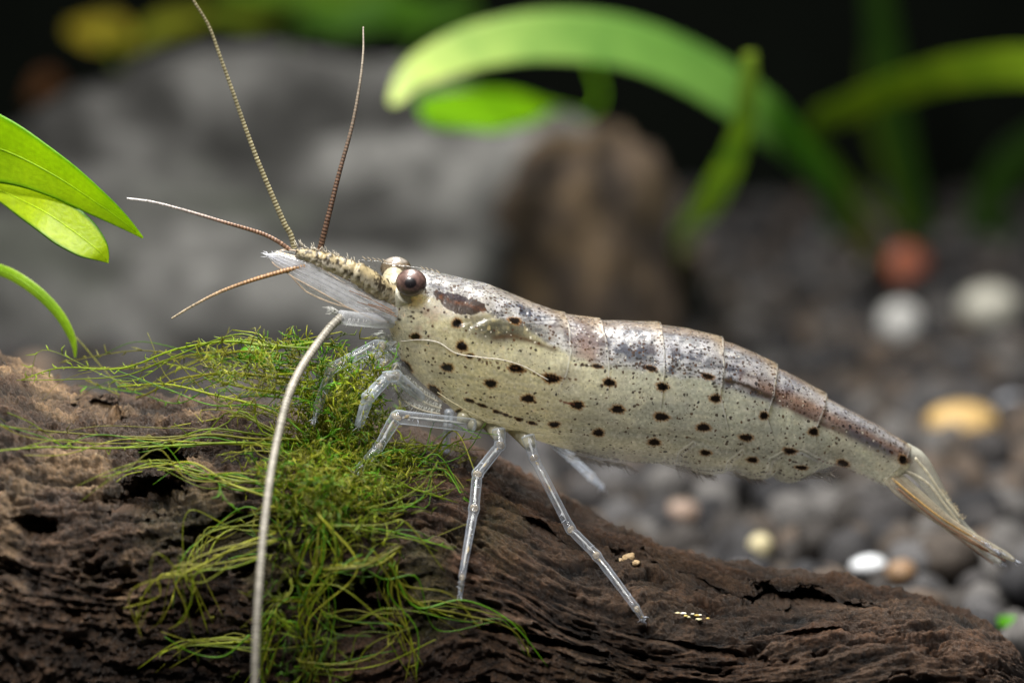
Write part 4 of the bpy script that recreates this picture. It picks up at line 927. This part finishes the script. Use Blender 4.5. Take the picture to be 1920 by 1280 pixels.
pebble(1138, 590, 44, 32, (0.50, 0.32, 0.17), 6, 'orange-brown pebble showing just over the shrimp\'s back', .15)
pebble(1702, 500, 40, 42, (0.42, 0.13, 0.07), 7, 'terracotta red pebble at the foot of a green stem', .2)
pebble(1896, 762, 28, 24, (0.42, 0.44, 0.50), 8, 'bluish grey pebble on the gravel next to the orange-tan one', .1)
pebble(1690, 1072, 30, 24, (0.24, 0.15, 0.085), 9, 'small brown pebble next to the flat white pebble', .1)
pebble(1280, 960, 34, 26, (0.26, 0.19, 0.15), 10, 'pinkish brown pebble on the gravel below the swimmerets', .1)
pebble(66, 690, 36, 22, (0.30, 0.22, 0.16), 11, 'blurred brown pebble on the floor past the driftwood\'s raised end', .1)
pebble(1900, 640, 26, 20, (0.16, 0.14, 0.13), 12, 'dark brownish pebble on the gravel below the large pale pebble', .08)

# ------------------------------------------------------------------ rocks behind
def rock(px, py_base, py_top, hwpx, Y, seed, tones, name, label, skew=0.0, depth=1.0, amp=.28):
    s = px_at(Y); top = at(px, py_top, Y)[2]; ctr = np.array([at(px, py_top, Y)[0], Y, ZF-0.2]); H_ = top-ctr[2]; Wd = hwpx*s
    V, F = ico(6); n1 = fbm(V*1.4+seed, 4, seed); n2 = fbm(V*4+seed, 4, seed+7); n3 = fbm(V*11+seed, 3, seed+9); ridge = 1-np.abs(fbm(V*2.2+seed, 3, seed+4))
    sq_ = np.sign(V)*np.abs(V)**0.8
    W_ = sq_*(1+amp*n1+.10*n2+.03*n3+.12*(ridge-.8))[:, None]*np.array([Wd, Wd*.55*depth, H_]); W_[:, 0] += skew*W_[:, 2]
    W_ = W_+ctr
    a, b, d = (np.array(t) for t in tones); k = sstep(-.35, .45, n2)[:, None]; c = a*(1-k)+b*k; k = sstep(.05, .45, fbm(V*2.6+4, 4, seed+2))[:, None]; c = c*(1-k)+d*k
    o = link(name, make_mesh(name, W_, F, np.clip(c, .004, 1)), M_rock); return tag(o, label, 'rock')
rock(470, 640, 175, 700, 13.5, 3, ((0.030, 0.030, 0.029), (0.15, 0.15, 0.146), (0.075, 0.080, 0.070)), 'rock', 'large grey boulder lying behind the shrimp\'s head')
rock(1075, 500, 245, 185, 12.2, 8, ((0.025, 0.02, 0.017), (0.085, 0.062, 0.044), (0.13, 0.09, 0.05)), 'rock', 'brown pitted rock leaning against the grey boulder', amp=.2)

# ------------------------------------------------------------------ water plants
def leaf(parent, pts, hwp, Y, colr, tip=None, tilt=.25, n=60, thick=.022, vein=True, edge=None, sub='leaf', root=None):
    pts = np.array(pts, float); P_ = pline(pts, Y, n); Yv = P_[:, 1]; sc_ = np.array([px_at(y) for y in Yv])
    hwv = np.maximum(catmull(np.stack([pts[:, 0], pts[:, 1], np.array(hwp, float)], 1), n)[:, 2] if len(hwp) > 2 else np.array(hwp), .8)*sc_
    T_ = np.gradient(P_, axis=0); T_ /= np.linalg.norm(T_, axis=1)[:, None]; Wd = np.cross(T_, np.tile(-FWD, (n, 1))); Wd /= np.linalg.norm(Wd, axis=1)[:, None]; Nv = np.cross(Wd, T_)
    c_, s_ = math.cos(tilt), math.sin(tilt); A = Wd*c_+Nv*s_; Bv = -Wd*s_+Nv*c_
    m = 25; u = np.linspace(-1, 1, m); fold = 0.16*np.abs(u)**1.6      # shallow channel along the midrib
    th_ = thick*np.clip(hwv/hwv.max()*2, .3, 1)
    top = P_[:, None]+A[:, None]*(hwv[:, None]*u[None])[..., None]+Bv[:, None]*(hwv[:, None]*fold[None]+th_[:, None]*(1-u**2)[None]*.5)[..., None]
    botm = P_[:, None]+A[:, None]*(hwv[:, None]*u[None])[..., None]+Bv[:, None]*(hwv[:, None]*fold[None]-th_[:, None]*(1-u**2)[None]*.5)[..., None]
    ring = np.concatenate([top, botm[:, -2:0:-1]], 1); k = ring.shape[1]; V = ring.reshape(-1, 3)
    i = np.arange(n-1)[:, None]*k; j = np.arange(k)[None]; F = np.stack([i+j, i+(j+1) % k, i+k+(j+1) % k, i+k+j], -1).reshape(-1, 4)
    uu_ = np.concatenate([u, u[-2:0:-1]]); base = np.array(colr, float); C = np.tile(base, (n, k, 1))
    if tip is not None: f = sstep(.25, 0, np.linspace(0, 1, n))[:, None, None]; C = C*(1-f)+np.array(tip)*f
    if root is not None: f = sstep(.55, .9, np.linspace(0, 1, n))[:, None, None]; C = C*(1-f)+np.array(root)*f  # root end tinted paler, standing in for light on the lower stalk
    if edge is not None: f = sstep(.80, .98, np.abs(uu_))[None, :, None]; C = C*(1-f)+np.array(edge)*f
    stripe = 1+.035*np.sin(uu_*28)[None, :, None]; C = C*stripe
    o = link(sub, make_mesh(sub, V, F, np.clip(C.reshape(-1, 3), 0, 1)), M_leaf, parent)
    if vein:
        b = MB(); b.tube(P_[2:-2]-Bv[2:-2]*0+Bv[2:-2]*(th_[2:-2]*.5)[:, None], np.maximum(.03*hwv[2:-2], .002), 6, base*1.15); b.build('midrib', M_leaf, o)
    return o
# near plant rooted left of the frame
pl = thing('water_plant', 'bright lime green broad-leaved water plant reaching in beside the antennae', 'plant', at(-260, 1000, .9))
leaf(pl, [(268, 446), (235, 418), (190, 385), (100, 326), (0, 278), (-120, 250), (-230, 330), (-262, 620), (-262, 1000)], [2, 15, 28, 48, 70, 60, 30, 10, 8], [.1, .1, .1, .12, .2, .35, .55, .8, .9], (0.36, 0.56, 0.004), edge=(0.16, 0.40, 0.01), tilt=.35, n=160)
leaf(pl, [(203, 493), (201, 490), (196, 483), (184, 470), (165, 455), (140, 436), (90, 402), (40, 376), (-20, 352), (-120, 350), (-230, 520), (-262, 1000)], [1, 11, 22, 32, 38, 40, 33, 21, 14, 12, 8, 7], [.05, .05, .05, .05, .06, .08, .12, .2, .3, .5, .8, .95], (0.44, 0.60, 0.004), edge=(0.04, 0.20, 0.012), tilt=-.2, n=400)
leaf(pl, [(141, 670), (138, 640), (112, 590), (62, 540), (0, 506), (-90, 500), (-200, 600), (-262, 1000)], [2, 7, 10, 11, 11, 10, 9, 8], [.35, .35, .35, .38, .45, .6, .8, .95], (0.32, 0.52, 0.03), edge=(.38, .5, .08), tilt=.15)
# arching plant in the middle distance
YA = 9.0
pb = on_z(1638, 505, ZF+.05)
pm = thing('water_plant', 'tall arching pale green strap-leaved plant growing behind the shrimp\'s back', 'plant', pb)
leaf(pm, [(738, 196), (762, 160), (800, 130), (880, 95), (980, 74), (1080, 72), (1180, 86), (1280, 124), (1380, 182), (1450, 240), (1520, 315), (1580, 395), (1620, 460), (1640, 510)], [10, 34, 44, 52, 50, 48, 44, 40, 38, 37, 34, 30, 26, 24],
     np.concatenate([np.linspace(6.5, YA, 9), np.linspace(YA+.5, pb[1], 5)]), (0.22, 0.46, 0.10), tip=(0.50, 0.62, 0.20), tilt=.3, thick=.05, root=(0.42, 0.50, 0.06))
leaf(pm, [(812, 238), (850, 226), (900, 214), (960, 206), (1040, 203), (1100, 214), (1126, 180), (1120, 95), (1390, 200), (1540, 350), (1640, 510)], [20, 62, 70, 64, 50, 32, 8, 4, 4, 4, 4], np.linspace(7.5, pb[1]+.2, 11), (0.28, 0.60, 0.006), edge=(.18, .5, .004), tilt=.45, thick=.05)
p2 = on_z(1262, 492, ZF+.05)
p3 = thing('water_plant', 'short olive strap leaf rising from the gravel across the arching leaf', 'plant', p2)
leaf(p3, [(1404, 100), (1402, 160), (1392, 230), (1368, 300), (1330, 370), (1290, 430), (1262, 492)], [14, 30, 34, 34, 37, 40, 32], [6.3, 6.5, 6.8, 7.6, 9.5, 12.5, p2[1]], (0.30, 0.44, 0.10), tilt=.2, thick=.05, root=(0.44, 0.58, 0.14))
p4b = on_z(1715, 452, ZF+.05)
p4 = thing('water_plant', 'dim olive green plant rooted by the terracotta pebble', 'plant', p4b)
leaf(p4, [(2080, 180), (2000, 140), (1920, 124), (1800, 134), (1700, 160), (1600, 200), (1530, 240), (1580, 330), (1680, 420), (1715, 455)], [10, 34, 37, 34, 31, 26, 14, 8, 10, 12], np.linspace(8.0, 15.5, 10), (0.20, 0.33, 0.012), tilt=.4, thick=.05)
leaf(p4, [(1640, 100), (1650, 200), (1680, 300), (1702, 380), (1716, 460)], [18, 34, 36, 34, 30], np.linspace(19, p4b[1], 5), (0.11, 0.19, 0.012), thick=.06)
p5 = thing('water_plant', 'dark green plant standing in shadow at the tank\'s back', 'plant', (5.6, 19, ZF))
for pts in ([(1640, -60), (1660, 120), (1690, 300), (1740, 450)], [(1990, 230), (1900, 300), (1850, 380), (1800, 450)], [(1560, 380), (1580, 420), (1600, 455)], [(1900, 420), (1880, 440), (1850, 455)]):
    leaf(p5, pts, [20, 34, 30, 16][:len(pts)], 19.0, (0.035, 0.10, 0.008), thick=.06)
# foliage behind the boulder
p6 = thing('water_plant', 'yellow green leafy plant behind the grey boulder', 'plant', (-3.6, 18.5, ZF))
for pts, hwp, cl_ in [([(130, 60), (170, 66), (215, 62), (250, 80)], [14, 34, 36, 14], (.34, .30, .03)), ([(250, 90), (290, 60), (340, 40), (390, 30)], [10, 26, 26, 10], (.22, .24, .02)), ([(390, 20), (460, 30), (520, 10), (580, 20)], [14, 30, 34, 18], (.16, .22, .015)),
                     ([(560, 30), (640, 40), (720, 20), (800, 30), (890, 20)], [14, 34, 44, 38, 16], (.06, .16, .01)), ([(420, -30), (520, -20), (640, -20), (760, -10)], [20, 36, 40, 20], (.10, .20, .01)), ([(60, 190), (90, 160), (120, 165)], [14, 30, 14], (.12, .055, .025)),
                     ([(200, 62), (250, 200), (300, 420), (330, 600)], [8, 9, 9, 9], (.10, .14, .01)), ([(560, 20), (520, 200), (440, 420), (380, 600)], [8, 9, 9, 9], (.06, .12, .01)), ([(830, 25), (700, 200), (560, 420), (420, 600)], [8, 9, 9, 9], (.05, .12, .01))]:
    leaf(p6, pts, hwp, np.linspace(17.6, 18.4, len(pts)), np.array(cl_)*1.7, thick=.06, tilt=.5)
p7b = on_z(1930, 1190, ZF)
p7 = thing('water_plant', 'small green leaf lying past the thin end of the driftwood', 'plant', p7b)
leaf(p7, [(1855, 1168), (1890, 1165), (1930, 1172), (1990, 1195)], [5, 12, 14, 6], [2.2, 2.0, 1.9, 1.9], (0.10, 0.36, 0.015), tilt=.8)
